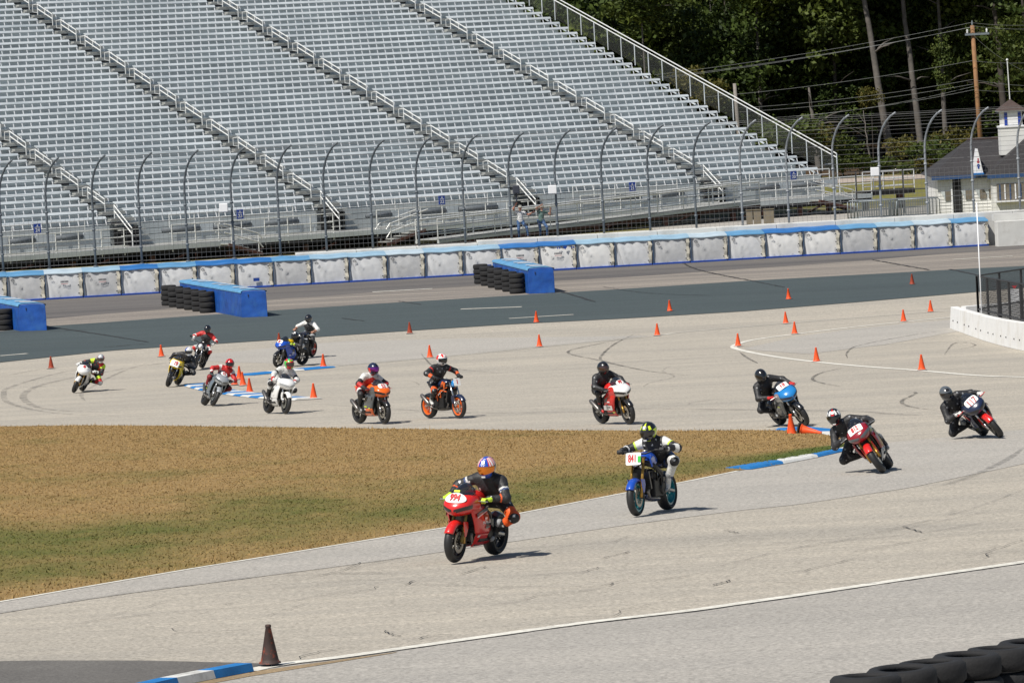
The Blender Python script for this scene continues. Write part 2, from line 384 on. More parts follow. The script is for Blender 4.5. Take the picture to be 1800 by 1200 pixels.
# --- rubber marks and cracks
def P2(x0, y0, s, pts): return pxw([(x0 + x / s, y0 + y / s) for x, y in pts])
SK = [(900, 560, 2, [(430, 62), (300, 90), (205, 112), (215, 128), (330, 152), (480, 185), (620, 200)], .22, 0),
      (900, 560, 2, [(430, 55), (360, 90), (315, 130), (320, 150), (400, 170)], .2, 0), (900, 560, 2, [(560, 165), (530, 185), (570, 205), (490, 225), (460, 240)], .14, 1),
      (900, 560, 2, [(1210, 168), (1110, 185), (1060, 205), (1070, 222), (1160, 240)], .2, 0), (900, 560, 2, [(1370, 255), (1420, 262), (1370, 290), (1400, 310), (1500, 325)], .2, 0),
      (900, 560, 2, [(800, 118), (830, 140), (865, 158)], .2, 0), (900, 560, 2, [(1520, 128), (1550, 90), (1600, 85), (1628, 95), (1570, 110)], .16, 0),
      (900, 560, 2, [(1560, 35), (1400, 60), (1220, 95), (1178, 120), (1180, 140)], .16, 0), (900, 560, 2, [(440, 310), (620, 295), (840, 270)], .2, 1), (900, 560, 2, [(620, 305), (650, 295), (860, 280)], .2, 1),
      (900, 560, 2, [(0, 318), (500, 318), (1130, 325), (1330, 335), (1520, 345), (1700, 340)], .5, 1), (900, 560, 2, [(-700, 300), (-200, 330), (300, 328), (800, 322)], .35, 1),
      (0, 350, 3, [(560, 880), (300, 920), (60, 990), (20, 1030), (60, 1080), (300, 1130), (800, 1150)], .4, 1), (0, 350, 3, [(800, 860), (620, 920), (450, 1010), (430, 1040), (450, 1065)], .3, 1),
      (0, 350, 3, [(1200, 830), (900, 860), (600, 905), (300, 960), (150, 1010), (130, 1060), (260, 1110), (700, 1130)], .5, 1), (0, 350, 3, [(0, 940), (200, 900), (420, 880)], .3, 1),
      (600, 350, 3, [(420, 815), (450, 850), (490, 880), (640, 900), (850, 920)], .15, 0), (600, 350, 3, [(105, 915), (160, 935)], .15, 0), (600, 350, 3, [(210, 685), (400, 672), (620, 660)], .35, 1),
      (0, 350, 3, [(490, 790), (650, 775), (770, 765)], .5, 0), (1200, 750, 3, [(1300, 330), (1500, 270), (1700, 180), (1800, 110)], .3, 1), (1200, 750, 3, [(0, 640), (500, 620), (1000, 560), (1500, 440), (1800, 330)], .16, 1),
      (1200, 750, 3, [(100, 760), (700, 620), (1200, 570), (1800, 470)], .14, 1), (1200, 750, 3, [(300, 700), (900, 590), (1800, 410)], .13, 1), (600, 850, 2.571, [(0, 600), (600, 560), (1200, 470), (1800, 380)], .14, 1),
      (0, 900, 2.571, [(0, 560), (600, 470), (1200, 420), (1700, 330)], .12, 1), (600, 350, 3, [(270, 960), (380, 965), (415, 985)], .12, 1), (1200, 350, 3, [(1800, 330), (1900, 400)], .2, 1)]
for (x0, y0, s, pts, w, k) in SK:
    tag(stripe('skid_mark', P2(x0, y0, s, pts), w * .5, M_SKIDF if k else M_SKID, 0.0135 + random.uniform(0, 0.003) if y0 != 350 or pts[0][1] > 800 else 0.03, taper=True), None, kind='structure')
CR = [(600, 850, 2.571, [(290, 458), (330, 440)], .05), (600, 850, 2.571, [(300, 458), (420, 458), (600, 465), (1000, 470), (1200, 462)], .025), (600, 850, 2.571, [(540, 410), (600, 392), (650, 378)], .05),
      (600, 850, 2.571, [(1180, 340), (1250, 322), (1300, 308)], .045), (600, 850, 2.571, [(195, 668), (230, 685), (260, 692)], .06), (600, 850, 2.571, [(345, 705), (400, 690), (500, 685)], .045),
      (600, 850, 2.571, [(830, 525), (920, 505), (1130, 480)], .025), (600, 850, 2.571, [(1690, 460), (1755, 440)], .05), (600, 850, 2.571, [(0, 408), (180, 405)], .03), (600, 850, 2.571, [(1215, 462), (1230, 450)], .05),
      (1200, 750, 3, [(490, 825), (740, 828), (1020, 830)], .035), (1200, 750, 3, [(160, 838), (220, 822), (250, 812)], .05), (1200, 750, 3, [(1155, 528), (1265, 560)], .05), (1200, 750, 3, [(890, 665), (1195, 612), (1400, 580), (1800, 540)], .025),
      (1200, 750, 3, [(580, 772), (750, 735), (900, 700)], .03), (1200, 750, 3, [(225, 550), (290, 562)], .05), (1200, 750, 3, [(840, 615), (1195, 613)], .025), (1200, 750, 3, [(1500, 690), (1800, 600)], .02), (1200, 750, 3, [(0, 610), (340, 575)], .025),
      (0, 740, 2.571, [(1230, 700), (1500, 690), (1800, 690)], .04), (0, 740, 2.571, [(1020, 832), (1040, 828)], .07), (0, 740, 2.571, [(0, 868), (500, 790), (1000, 725), (1500, 665)], .03),
      (200, 1060, 4.5, [(450, 205), (520, 230), (780, 225), (1100, 222)], .02), (200, 1060, 4.5, [(0, 130), (300, 90)], .02), (200, 1060, 4.5, [(1450, 440), (1640, 385), (1800, 365)], .035)]
for (x0, y0, s, pts, w) in CR:
    tag(stripe('pavement_crack', P2(x0, y0, s, pts), min(w * .6, .02), M_CRACK, 0.0175, jitter=0.014), None, kind='structure')
for pts, w in [([(100, 577), (200, 592), (260, 602)], .14), ([(1533, 457), (1633, 475)], .12), ([(1670, 474), (1730, 487)], .16), ([(1200, 463), (1240, 478), (1380, 506)], .1), ([(985, 513), (1045, 531)], .14), ([(0, 585), (150, 581)], .06), ([(700, 530), (740, 536)], .1), ([(600, 560), (640, 565)], .1), ([(1060, 505), (1140, 516), (1250, 520)], .06)]:
    tag(stripe('pavement_crack', pxw(pts), w, M_CRACK, 0.028, jitter=0.02), None, kind='structure')

# more hairline cracks wandering over the foreground paving
cr_ = random.Random(3)
for k in range(26):
    x, y = cr_.uniform(100, 1750), cr_.uniform(930, 1120)
    if y < 1075 - (x - 0) * 0.15 or y > 1165 - .095 * (x - 450): continue
    pts = [(x, y)]
    for q in range(cr_.randint(2, 5)): pts.append((pts[-1][0] + cr_.uniform(15, 60), pts[-1][1] - cr_.uniform(-3, 12)))
    tag(stripe('pavement_crack', pxw(pts), cr_.uniform(.008, .016), M_CRACK, 0.0185, jitter=0.018), None, kind='structure')
# --- turf island
G_FAR = pxw([(-260, 752), (0, 750), (150, 748), (300, 749), (600, 753), (900, 757), (1200, 758), (1300, 757), (1390, 758), (1440, 763), (1478, 770), (1494, 779)])
def turf_mat(name, blade):
    m = bpy.data.materials.new(name); m.use_nodes = True; nt = m.node_tree; L = nt.links.new
    b = nt.nodes['Principled BSDF']; b.inputs['Roughness'].default_value = 0.9; b.inputs['Specular IOR Level'].default_value = 0.15
    g = nn(nt, 'ShaderNodeNewGeometry'); at = nn(nt, 'ShaderNodeAttribute'); at.attribute_name = 'green'
    mp = nn(nt, 'ShaderNodeMapping'); mp.inputs['Scale'].default_value = (0.30, 0.16, 1); mp.inputs['Rotation'].default_value = (0, 0, 0.3); L(g.outputs['Position'], mp.inputs[0])
    n1 = nn(nt, 'ShaderNodeTexNoise'); n1.inputs['Scale'].default_value = 1.0; n1.inputs['Detail'].default_value = 7; n1.inputs['Roughness'].default_value = 0.7; L(mp.outputs[0], n1.inputs['Vector'])
    n2 = nn(nt, 'ShaderNodeTexNoise'); n2.inputs['Scale'].default_value = 3.0; n2.inputs['Detail'].default_value = 5; L(g.outputs['Position'], n2.inputs['Vector'])
    ad = nn(nt, 'ShaderNodeMath', operation='ADD'); L(n1.outputs[0], ad.inputs[0]); L(at.outputs['Fac'], ad.inputs[1])
    rp = nn(nt, 'ShaderNodeMapRange'); rp.inputs[1].default_value = 0.42; rp.inputs[2].default_value = 0.86; L(ad.outputs[0], rp.inputs[0])
    dry = nn(nt, 'ShaderNodeMix', data_type='RGBA'); r2 = nn(nt, 'ShaderNodeMapRange'); r2.inputs[1].default_value = 0.25; r2.inputs[2].default_value = 0.75
    L(n2.outputs[0], r2.inputs[0]); L(r2.outputs[0], dry.inputs[0])
    k = 1.02 if blade else 0.86
    dry.inputs[6].default_value = (0.355 * k, 0.24 * k, 0.105 * k, 1); dry.inputs[7].default_value = (0.26 * k, 0.17 * k, 0.068 * k, 1)
    mx = nn(nt, 'ShaderNodeMix', data_type='RGBA'); L(rp.outputs[0], mx.inputs[0]); L(dry.outputs[2], mx.inputs[6]); mx.inputs[7].default_value = (0.085 * k, 0.112 * k, 0.024 * k, 1)
    L(mx.outputs[2], b.inputs['Base Color'])
    return m
M_TURF = turf_mat('dry_turf', False); M_BLADE = turf_mat('dry_grass_blades', True)
nu, nv = 160, 50
A = resample(G_FAR, nu); B = resample(G_NEAR, nu)
# match the two edges by picture column so that rows run across the island
w = np.linspace(0, 1, nv); Pg = A[:, None] * (1 - w)[None, :, None] + B[:, None] * w[None, :, None]
bump = 0.10 * np.sin(PI * w) ** 0.6
zt = T(Pg[..., 0], Pg[..., 1]) + 0.012 + bump[None, :] + 0.004 * RNG.standard_normal((nu, nv)) * (bump[None, :] > 0.02)
Vt = np.concatenate([Pg, zt[..., None]], -1)
i = np.arange((nu - 1) * (nv - 1)); a, b = i // (nv - 1), i % (nv - 1)
Ft = np.stack([a * nv + b, (a + 1) * nv + b, (a + 1) * nv + b + 1, a * nv + b + 1], 1)
def green_of(u, w):
    tip = np.clip((u - 0.80) / 0.2, 0, 1)
    g = 0.27 * np.exp(-((w - 0.88) / 0.13) ** 2) - 0.14 * np.exp(-((w - 1.0) / 0.03) ** 2) - 0.06 * (w < 0.45) - 0.05
    return g - 0.25 * tip * (w < 0.75) + 0.22 * np.clip((tip - .1) / .4, 0, 1) * (w > 0.7)
gw = np.broadcast_to(green_of(np.linspace(0, 1, nu)[:, None], w[None, :]), (nu, nv))
turf_me = npmesh('turf', Vt.reshape(-1, 3), Ft); turf_me.attributes.new('green', 'FLOAT', 'POINT').data.foreach_set('value', gw.ravel().astype(np.float32))
turf = link('turf', turf_me, mats=M_TURF, smooth=True); tag(turf, 'dry tan turf island between the two legs of the track', kind='structure')
# blades: one object, nobody could count them
c0, c1, c2 = Vt[a, b], Vt[a + 1, b], Vt[a, b + 1]
area = np.linalg.norm(np.cross(Vt[np.minimum(a + 1, nu - 1), b] - c0, Vt[a, b + 1] - c0), axis=1)
NB = 170000
pick = RNG.choice(len(a), NB, p=area / area.sum()); fu, fv = RNG.random(NB), RNG.random(NB)
pa, pb = a[pick], b[pick]
base = (Vt[pa, pb] * ((1 - fu) * (1 - fv))[:, None] + Vt[pa + 1, pb] * (fu * (1 - fv))[:, None] + Vt[pa, pb + 1] * ((1 - fu) * fv)[:, None] + Vt[pa + 1, pb + 1] * (fu * fv)[:, None])
gb = green_of((pa + fu) / (nu - 1), (pb + fv) / (nv - 1)) + 0.03 * RNG.standard_normal(NB)
edge = np.clip(np.maximum(np.abs((pb + fv) / (nv - 1) - .5) * 2 - .94, 0) / .06, 0, 1)
hgt = (0.010 + 0.018 * RNG.random(NB)) * (1 + 1.0 * (RNG.random(NB) < 0.03)) * (1 + 1.6 * edge * (RNG.random(NB) < .35)); ang = RNG.random(NB) * 2 * PI; wd = 0.006 + 0.009 * RNG.random(NB)
dx = np.stack([np.cos(ang) * wd, np.sin(ang) * wd, np.zeros(NB)], 1)
tipv = base + np.stack([RNG.normal(0, 0.025, NB), RNG.normal(0, 0.025, NB), hgt], 1)
Vb = np.stack([base - dx, base + dx, tipv], 1).reshape(-1, 3)
bl_me = npmesh('grass_blades', Vb, np.arange(NB * 3).reshape(-1, 3)); bl_me.attributes.new('green', 'FLOAT', 'POINT').data.foreach_set('value', np.repeat(gb, 3).astype(np.float32))
tag(link('grass_blades', bl_me, mats=M_BLADE), 'short dry grass blades of the turf island', 'grass', kind='stuff')

# --- kerbs: painted blocks, each block a part
def kerb(P, width, height, seglen, label, first=0, skew=0.0, group=None):
    Q = smooth_path(P, 12); L_ = sum((Q[i + 1] - Q[i]).length for i in range(len(Q) - 1)); n = max(2, round(L_ / seglen))
    Q = [Vector((p[0], p[1])) for p in resample(Q, n + 1)]
    c = Q[len(Q) // 2]; root = empty('kerb', (c.x, c.y, gz(c.x, c.y)), label=label, cat='kerb', group=group)
    def side(i):
        t = (Q[min(i + 1, n)] - Q[max(i - 1, 0)]).normalized(); return Vector((-t.y, t.x)), t
    for i in range(n):
        vs = []
        for j in (i, i + 1):
            s, t = side(j)
            for e, hh in ((1, 0), (0.8, height), (-0.8, height), (-1, 0)):
                p = Q[j] + s * e * width / 2 + t * (skew * e if 0 < j < n else 0)
                vs.append(Vector((p.x, p.y, gz(p.x, p.y) + 0.014 + hh)) - root.location)
        m = MB(); m.add(vs, [(0, 1, 5, 4), (1, 2, 6, 5), (2, 3, 7, 6), (0, 3, 2, 1), (4, 5, 6, 7)])
        m.build('kerb_block', M_KBLUE if (i + first) % 2 == 0 else M_KWHITE, root)
    return root
kerb(pxw([(1296, 826), (1367, 814), (1427, 802), (1475, 790), (1497, 782)]), 0.58, 0.045, 2.1, 'blue and white kerb along the near side of the turf tip', 0, 0.5)
kerb(pxw([(1392, 754.5), (1430, 756), (1470, 762), (1500, 772)]), 0.8, 0.04, 2.6, 'blue and white kerb curling round the far side of the turf tip', 0, 0.4)
kerb(pxw([(343, 676), (375, 685), (410, 691), (470, 698), (543, 702.5)]), 0.9, 0.04, 1.3, 'blue and white flat kerb nearest the white bike, in front of the clustered cones', 0, 0.12)
kerb(pxw([(428, 660), (470, 656), (520, 651), (575, 646)]), 1.0, 0.04, 1.5, 'blue and white flat kerb behind the clustered cones', 0, 0.12)
kerb([hit(429, 1181), hit(360, 1194), hit(300, 1206), hit(240, 1220)], 0.27, 0.09, 0.72, 'raised blue and white kerb in the lower left corner by the scorched cone')
# ================================================================== GRANDSTAND
SA = math.radians(32.4)
SU = Vector((math.cos(SA), math.sin(SA), 0)); SV = Vector((-math.sin(SA), math.cos(SA), 0))
ROW_R, ROW_H, NROW = 0.97, 0.3405, 40
SO = Vector((17.98, 277.0, 3.83))                      # right end of the lowest bench, top
DECK_Z = 2.22
M_ALU = mat('weathered_aluminium', (0.51, 0.55, 0.575), 0.5, 0.1, var=0.2, vscale=0.35, dirt=(0.36, 0.41, 0.44), dscale=0.22, world=True)
M_ALUD = mat('dull_aluminium', (0.46, 0.50, 0.51), 0.65, 0.05, var=0.2, vscale=0.6, dirt=(0.37, 0.40, 0.41), dscale=0.3, world=True)
M_BRK = mat('bright_bracket', (0.80, 0.81, 0.82), 0.5, 0.1, var=0.08)
M_STEP = mat('aluminium_step', (0.32, 0.325, 0.31), 0.7, 0.1, var=0.3, vscale=1.5, world=True)
M_RAILW = mat('galvanised_rail', (0.66, 0.67, 0.66), 0.5, 0.2, var=0.08)
M_RUST = mat('brown_steel', (0.07, 0.028, 0.02), 0.8, var=0.3, vscale=2)
M_DARK = mat('black_and_shade', (0.012, 0.012, 0.013), 0.9)  # near-black for dark parts and for shade drawn as panels
M_PAD = mat('grey_padded_rail', (0.11, 0.125, 0.14), 0.7, var=0.2)
M_SIGNB = mat('sign_blue', (0.012, 0.05, 0.30), 0.5); M_SIGNW = mat('sign_white', (0.75, 0.76, 0.78), 0.5)
def make_stand():
    st = empty('grandstand', tuple(SO - SV * 0), SA, 'vast aluminium bleacher grandstand rising behind the catch fence', 'grandstand')
    # local frame: x along the rows (to the right), y backwards, z up; origin = right end of the lowest bench top
    AIS = [-58.0, -45.5, -33.0, -20.5, -8.0]
    SEC = [(-69.3, -58.5), (-56.85, -45.97), (-44.35, -33.47), (-31.85, -20.97), (-19.35, -8.47), (-6.85, 0.0)]
    # benches: one plank per row and section
    for si, (u0, u1) in enumerate(SEC):
        L_ = u1 - u0; m = MB()
        prof = [(-0.055, -0.145), (-0.06, -0.12), (0.03, -0.005), (0.05, 0.0), (0.28, 0.0), (0.28, -0.04), (0.02, -0.15)]
        n = len(prof); vs = [(-L_ / 2, y, z) for y, z in prof] + [(L_ / 2, y, z) for y, z in prof]
        m.add(vs, [tuple(range(n)), tuple(range(2 * n - 1, n - 1, -1))] + [(i, (i + 1) % n, n + (i + 1) % n, n + i) for i in range(n)])
        first = m.build('bench_plank', M_ALU, st)
        for k in range(NROW):
            o = first if k == 0 else child_copy(first, st)
            o.location = ((u0 + u1) / 2, k * ROW_R, k * ROW_H)
    # bracket legs: too many to be pieces, one part
    m = MB()
    for (u0, u1) in SEC:
        nb = int((u1 - u0) / 0.53)
        for k in range(NROW):
            for j in range(nb + 1):
                x = u0 + 0.06 + (u1 - u0 - 0.12) * j / nb
                y0, z0 = k * ROW_R, k * ROW_H
                m.add([(x - .03, y0 - .04, z0 - .13), (x + .03, y0 - .04, z0 - .13), (x + .03, y0 - .15, z0 - .44), (x - .03, y0 - .15, z0 - .44)], [(0, 1, 2, 3)])
    tag(m.build('bench_brackets', M_BRK, st, fix=False), 'upright brackets under the bench planks', kind='stuff')
    # footboards with closed risers, one per row
    U0, U1 = -69.3, 0.0
    m = MB()
    L_ = U1 - U0
    m.box((0, 0.665, -0.455), (L_, 1.08, 0.04)); m.box((0, 0.20, -0.655), (L_, 0.03, 0.36)); m.box((0, 0.13, -0.46), (L_, 0.03, 0.05))
    fb = m.build('footboard', M_ALUD, st)
    for k in range(NROW):
        o = fb if k == 0 else child_copy(fb, st)
        o.location = ((U0 + U1) / 2, k * ROW_R, k * ROW_H)
    # aisles: half steps with the shade of their gaps as dark plates, handrails every three rows
    sm = MB(); sm.box((0, 0, 0), (1.5, 0.42, 0.05)); sm.box((-0.35, -0.21, -0.10), (0.7, 0.02, 0.10), mi=1); sm.box((0.1, 0.12, 0.09), (1.35, 0.4, 0.09))
    step0 = sm.build('aisle_step', [M_STEP, M_DARK], st); used = False
    rm = MB()
    A_, B_ = Vector((0, 0.0, 0)), Vector((0, -1.9 * ROW_R, -1.9 * ROW_H))
    for dz in (0.55, 0.28): rm.tube([A_ + Vector((0, 0, dz)), B_ + Vector((0, 0, dz))], 0.032, 6)
    for q, lo in ((0.0, -0.75), (1.0, -0.75), (0.5, 0.2)):
        p = A_.lerp(B_, q); rm.tube([p + Vector((0, 0, lo)), p + Vector((0, 0, 0.56))], 0.028, 6)
    rm.tube([A_ + Vector((0, 0, 0.56)), A_ + Vector((-0.25, 0.12, 0.52)), A_ + Vector((-0.25, 0.12, 0.1)), A_ + Vector((0, 0, 0.05))], 0.022, 5)
    rail0 = rm.build('aisle_handrail', M_RAILW, st); rused = False
    for ua in AIS:
        for k in range(NROW):
            o = child_copy(step0, st) if used else step0; used = True
            o.location = (ua + 0.32, k * ROW_R - 0.12, k * ROW_H - 0.27)
        for j in range(13):
            k = 2.85 + 3 * j
            o = child_copy(rail0, st) if rused else rail0; rused = True
            o.location = (ua, k * ROW_R, k * ROW_H)
        lm = MB(); a0 = Vector((ua, -0.1, 0.0)); b0 = Vector((ua + 0.1, -1.75, -1.35))
        for dz in (0.55, 0.25): lm.tube([a0 + Vector((0, 0, dz)), b0 + Vector((0, 0, dz + .15))], 0.034, 6)
        for p in (a0, b0): lm.tube([p + Vector((0, 0, -0.7)), p + Vector((0, 0, 0.6))], 0.03, 6)
        lm.build('entry_handrail', M_RAILW, st)
        for q in range(4):
            e = MB(); e.box((ua + 0.6, -0.45 - q * 0.35, -0.45 - q * 0.3), (1.5, 0.34, 0.05)); e.build('entry_step', M_STEP, st)
        e = MB(); e.box((ua + 0.6, -0.2, -1.1), (1.5, 0.05, 1.0)); e.build('entry_shade_panel', M_DARK, st)  # solid dark panel stands in for the shade inside the opening
    # front fascia of horizontal boards, deck, its face and its railing
    dz0 = DECK_Z - SO.z
    for (u0, u1) in SEC:
        for q in range(4):
            m = MB(); m.box(((u0 + u1) / 2, -0.14, -0.62 - q * 0.30), (u1 - u0 + .2, 0.05, 0.27)); m.build('fascia_board', M_ALUD, st)
    m = MB(); m.box(((U0 + U1) / 2, 0.165, -1.04), (L_, 0.02, 1.2)); m.build('fascia_backing', M_ALUD, st)
    for q in range(9):
        m = MB(); m.box(((U0 + U1) / 2 + 0.6, -3.28 + q * 0.36, dz0), (L_ + 1.2, 0.35, 0.06)); m.build('deck_plank', M_STEP, st)
    m = MB(); m.box(((U0 + U1) / 2 + 0.6, -3.50, dz0 - 0.10), (L_ + 1.2, 0.06, 0.24)); m.build('deck_edge', M_ALUD, st)
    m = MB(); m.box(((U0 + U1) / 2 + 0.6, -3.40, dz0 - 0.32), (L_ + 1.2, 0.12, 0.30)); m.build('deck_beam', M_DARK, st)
    def railing(name, ua, ub, y, z, hgt, n, rails, mm=M_RAILW):
        m = MB()
        for f in rails: m.tube([(ua, y, z + hgt * f), (ub, y, z + hgt * f)], 0.028, 6)
        o = m.build(name, mm, st)
        for j in range(n + 1):
            p = MB(); x = ua + (ub - ua) * j / n; p.tube([(x, y, z - 0.35), (x, y, z + hgt)], 0.032, 6)
            p.build('railing_post', mm, st)
        return o
    for a_, b_ in ((-69, -59.5), (-56, -46.8), (-44.0, -34.3), (-31.6, -22.0), (-18.6, -9.4), (-6.6, 1.2)):
        railing('deck_railing', a_, b_, -3.47, dz0, 1.05, 7, (0.15, 0.57, 1.0))
        railing('upper_railing', a_ + 1.6, b_ - 0.6, -0.32, -0.75, 0.62, 5, (0.52, 1.0))
        # padded rail with white seat panels along the accessible row
        x = a_ + 0.5
        while x < b_ - 1.2:
            ln = random.uniform(1.4, 2.6); m = MB(); m.tube([(x, -1.55, dz0 + 0.72), (min(x + ln, b_), -1.55, dz0 + 0.72)], 0.13, 8); m.build('padded_rail', M_PAD, st, smooth=True)
            x += ln + 0.05
            ln = random.choice((0.75, 1.1)); m = MB(); m.box((x + ln / 2, -1.55, dz0 + 0.74), (ln, 0.05, 0.34)); m.box((x + .12, -1.5, dz0 + 0.35), (.05, .05, .7)); m.box((x + ln - .12, -1.5, dz0 + 0.35), (.05, .05, .7)); m.build('seat_panel', M_ALU, st)
            x += ln + 0.05
    # right end: sloping guard rail with mesh panel and posts, side stringer
    e0, e1 = Vector((0.75, -0.9, -0.55)), Vector((0.75, 39 * ROW_R, 39 * ROW_H - 0.25))
    m = MB()
    for dz in (1.05, 1.27): m.tube([e0 + Vector((0, 0, dz)), e1 + Vector((0, 0, dz))], 0.034, 6)
    m.build('end_guard_rail', M_RAILW, st)
    for j in range(28):
        p = e0.lerp(e1, j / 27); m = MB(); m.tube([p + Vector((0, 0, -0.2)), p + Vector((0, 0, 1.1 if j else 1.27))], 0.036, 6); m.build('guard_post', M_ALU, st)
    m = MB(); m.add([e0 + Vector((0, 0, -.1)), e1 + Vector((0, 0, -.1)), e1 + Vector((0, 0, 1.0)), e0 + Vector((0, 0, 1.0))], [(0, 1, 2, 3)])
    mesh_m = bpy.data.materials.new('dark_mesh_screen'); mesh_m.use_nodes = True
    bb = mesh_m.node_tree.nodes['Principled BSDF']; bb.inputs['Base Color'].default_value = (0.05, 0.055, 0.05, 1); bb.inputs['Roughness'].default_value = 0.8; bb.inputs['Alpha'].default_value = 0.3
    m.build('mesh_screen', mesh_m, st)
    m = MB(); m.tube([(0.06, -0.2, -0.5), (0.06, 39 * ROW_R, 39 * ROW_H - 0.35)], 0.05, 4); m.build('end_stringer', M_ALU, st)
    # steel under the deck, an added near-black sheet for the shade behind it
    for j in range(16):
        x = U1 + 0.9 - j * 4.6
        for y in (-3.2, 0.3):
            m = MB(); m.box((x, y, (dz0 - 0.35 + 1.0 - SO.z) / 2), (0.24, 0.24, abs(dz0 - 0.35 - (1.0 - SO.z)))); m.build('steel_column', M_RUST, st)
        m = MB(); m.tube([(x, 0.3, dz0 - 0.4), (x - 1.6, 0.3, 1.2 - SO.z)], 0.07, 4); m.build('steel_brace', M_RUST, st)
    m = MB(); m.box(((U0 - 9) / 2, 4.5, (dz0 + 1.0 - SO.z) / 2), (L_ - 9, 0.1, 1.6)); m.build('rear_shade_sheet', M_DARK, st)
    # section number signs
    for k, (x, s) in enumerate(((-50.2, '24'), (-38.2, '23'), (-25.6, '22'), (-13.1, '21'), (-2.0, '20'))):
        m = MB(); m.box((0, 0, 0), (0.40, 0.03, 0.50)); o = m.build('section_sign', M_SIGNB, st); o.location = (x, -0.42, -0.36)
        t1 = link('sign_lettering', text_mesh(s, 0.26, 0.008), o, mats=M_SIGNW); t1.rotation_euler = (PI / 2, 0, 0); t1.location = (0, -0.02, -0.10)
        a = MB(); a.add([(-.06, -.018, .10), (.06, -.018, .10), (0, -.018, .2)], [(0, 1, 2)]); a.add([(-.14, -.018, .05), (.14, -.018, .05), (.14, -.018, .075), (-.14, -.018, .075)], [(0, 1, 2, 3)]); a.build('sign_mark', M_SIGNW, o, fix=False)
    # stairs from the deck down to the ground, with long white rails
    def stairs(x, dirx, wid, run=2.4):
        g = 1.45 - SO.z; n = 5
        for q in range(n):
            m = MB(); m.box((x + dirx * (q + .5) * run / n, -3.9, dz0 - (q + 1) * (dz0 - g) / (n + 1)), (run / n, wid, 0.05)); m.build('stair_tread', M_STEP, st)
        for yy in (-3.9 - wid / 2, -3.9 + wid / 2):
            m = MB(); m.box((0, 0, 0), (0.1, 0.06, 0.25)); 
            s = MB(); s.tube([(x, yy, dz0 - .15), (x + dirx * run, yy, g)], 0.10, 4); s.build('stair_stringer', M_RUST, st)
            for dz in (0.95, 0.5):
                s = MB(); s.tube([(x - dirx * .2, yy, dz0 + dz), (x + dirx * (run - .2), yy, g + dz + .15), (x + dirx * (run + .05), yy, g + dz - .15)], 0.035, 6); s.build('stair_handrail', M_RAILW, st)
            for q in (0.1, 0.9):
                s = MB(); s.tube([(x + dirx * run * q, yy, dz0 + (g - dz0) * q - .2), (x + dirx * run * q, yy, dz0 + (g - dz0) * q + .95)], 0.03, 6); s.build('stair_post', M_RAILW, st)
    stairs(-29.2, -1, 1.1); stairs(-41.2, 1, 1.0, 2.0); stairs(-3.2, 1, 1.0, 2.6); stairs(-57, 1, 1.0, 2.0)
    # railed landing past the right end
    m = MB(); m.box((2.6, -2.9, dz0 + .02), (3.4, 1.1, 0.28)); m.build('landing', M_DARK, st)
    railing('landing_railing', 1.4, 4.3, -3.4, dz0 + .15, 1.05, 2, (.2, .6, 1)); railing('landing_railing', 1.4, 4.3, -2.4, dz0 + .15, 1.05, 2, (.2, .6, 1))
    m = MB(); m.box((3.6, -2.9, (dz0 - .1 + 1.2 - SO.z) / 2), (0.3, 0.3, abs(dz0 - 1.2 + SO.z))); m.build('steel_column', M_RUST, st)
    return st
make_stand()

# access ramp in front of the stand
def make_ramp():
    a = at_y(770, 421, 243.0); b = at_y(1335, 352, 262.0)
    rp = empty('access_ramp', tuple(a), 0, 'long aluminium wheelchair ramp with railings climbing right behind the fence', 'ramp')
    d = (b - a); L_ = d.length; t = d.normalized(); s = Vector((-t.y, t.x, 0)).normalized()
    for k in range(24):
        p = t * (L_ * (k + .5) / 24); m = MB()
        q = [p - t * L_ / 48.5, p + t * L_ / 48.5]
        vs = [q[0] - s * 0, q[1] - s * 0, q[1] + s * 1.5, q[0] + s * 1.5]
        m.add([v + Vector((0, 0, .02)) for v in vs] + [v - Vector((0, 0, .03)) for v in vs], [(0, 1, 2, 3), (7, 6, 5, 4), (0, 4, 5, 1), (1, 5, 6, 2), (2, 6, 7, 3), (3, 7, 4, 0)]); m.build('ramp_plank', M_STEP, rp)
    for o_ in (0, 1.5):
        m = MB(); m.tube([s * o_ - Vector((0, 0, .12)), s * o_ + t * L_ - Vector((0, 0, .12))], 0.10, 4); m.build('ramp_stringer', M_ALU, rp)
        m = MB(); m.tube([s * o_ - Vector((0, 0, .30)), s * o_ + t * L_ - Vector((0, 0, .30))], 0.09, 4); m.build('ramp_beam', M_RUST, rp)
        for dz in (.28, .62, 1.0):
            m = MB(); m.tube([s * o_ + Vector((0, 0, dz)), s * o_ + t * L_ + Vector((0, 0, dz))], 0.03 if dz < 1 else .045, 6); m.build('ramp_rail', M_RAILW if dz == 1 else M_ALU, rp)
        for k in range(13):
            p = s * o_ + t * (L_ * k / 12); m = MB(); m.tube([p - Vector((0, 0, .2)), p + Vector((0, 0, 1.0))], 0.032, 6); m.build('ramp_post', M_RAILW, rp)
make_ramp()

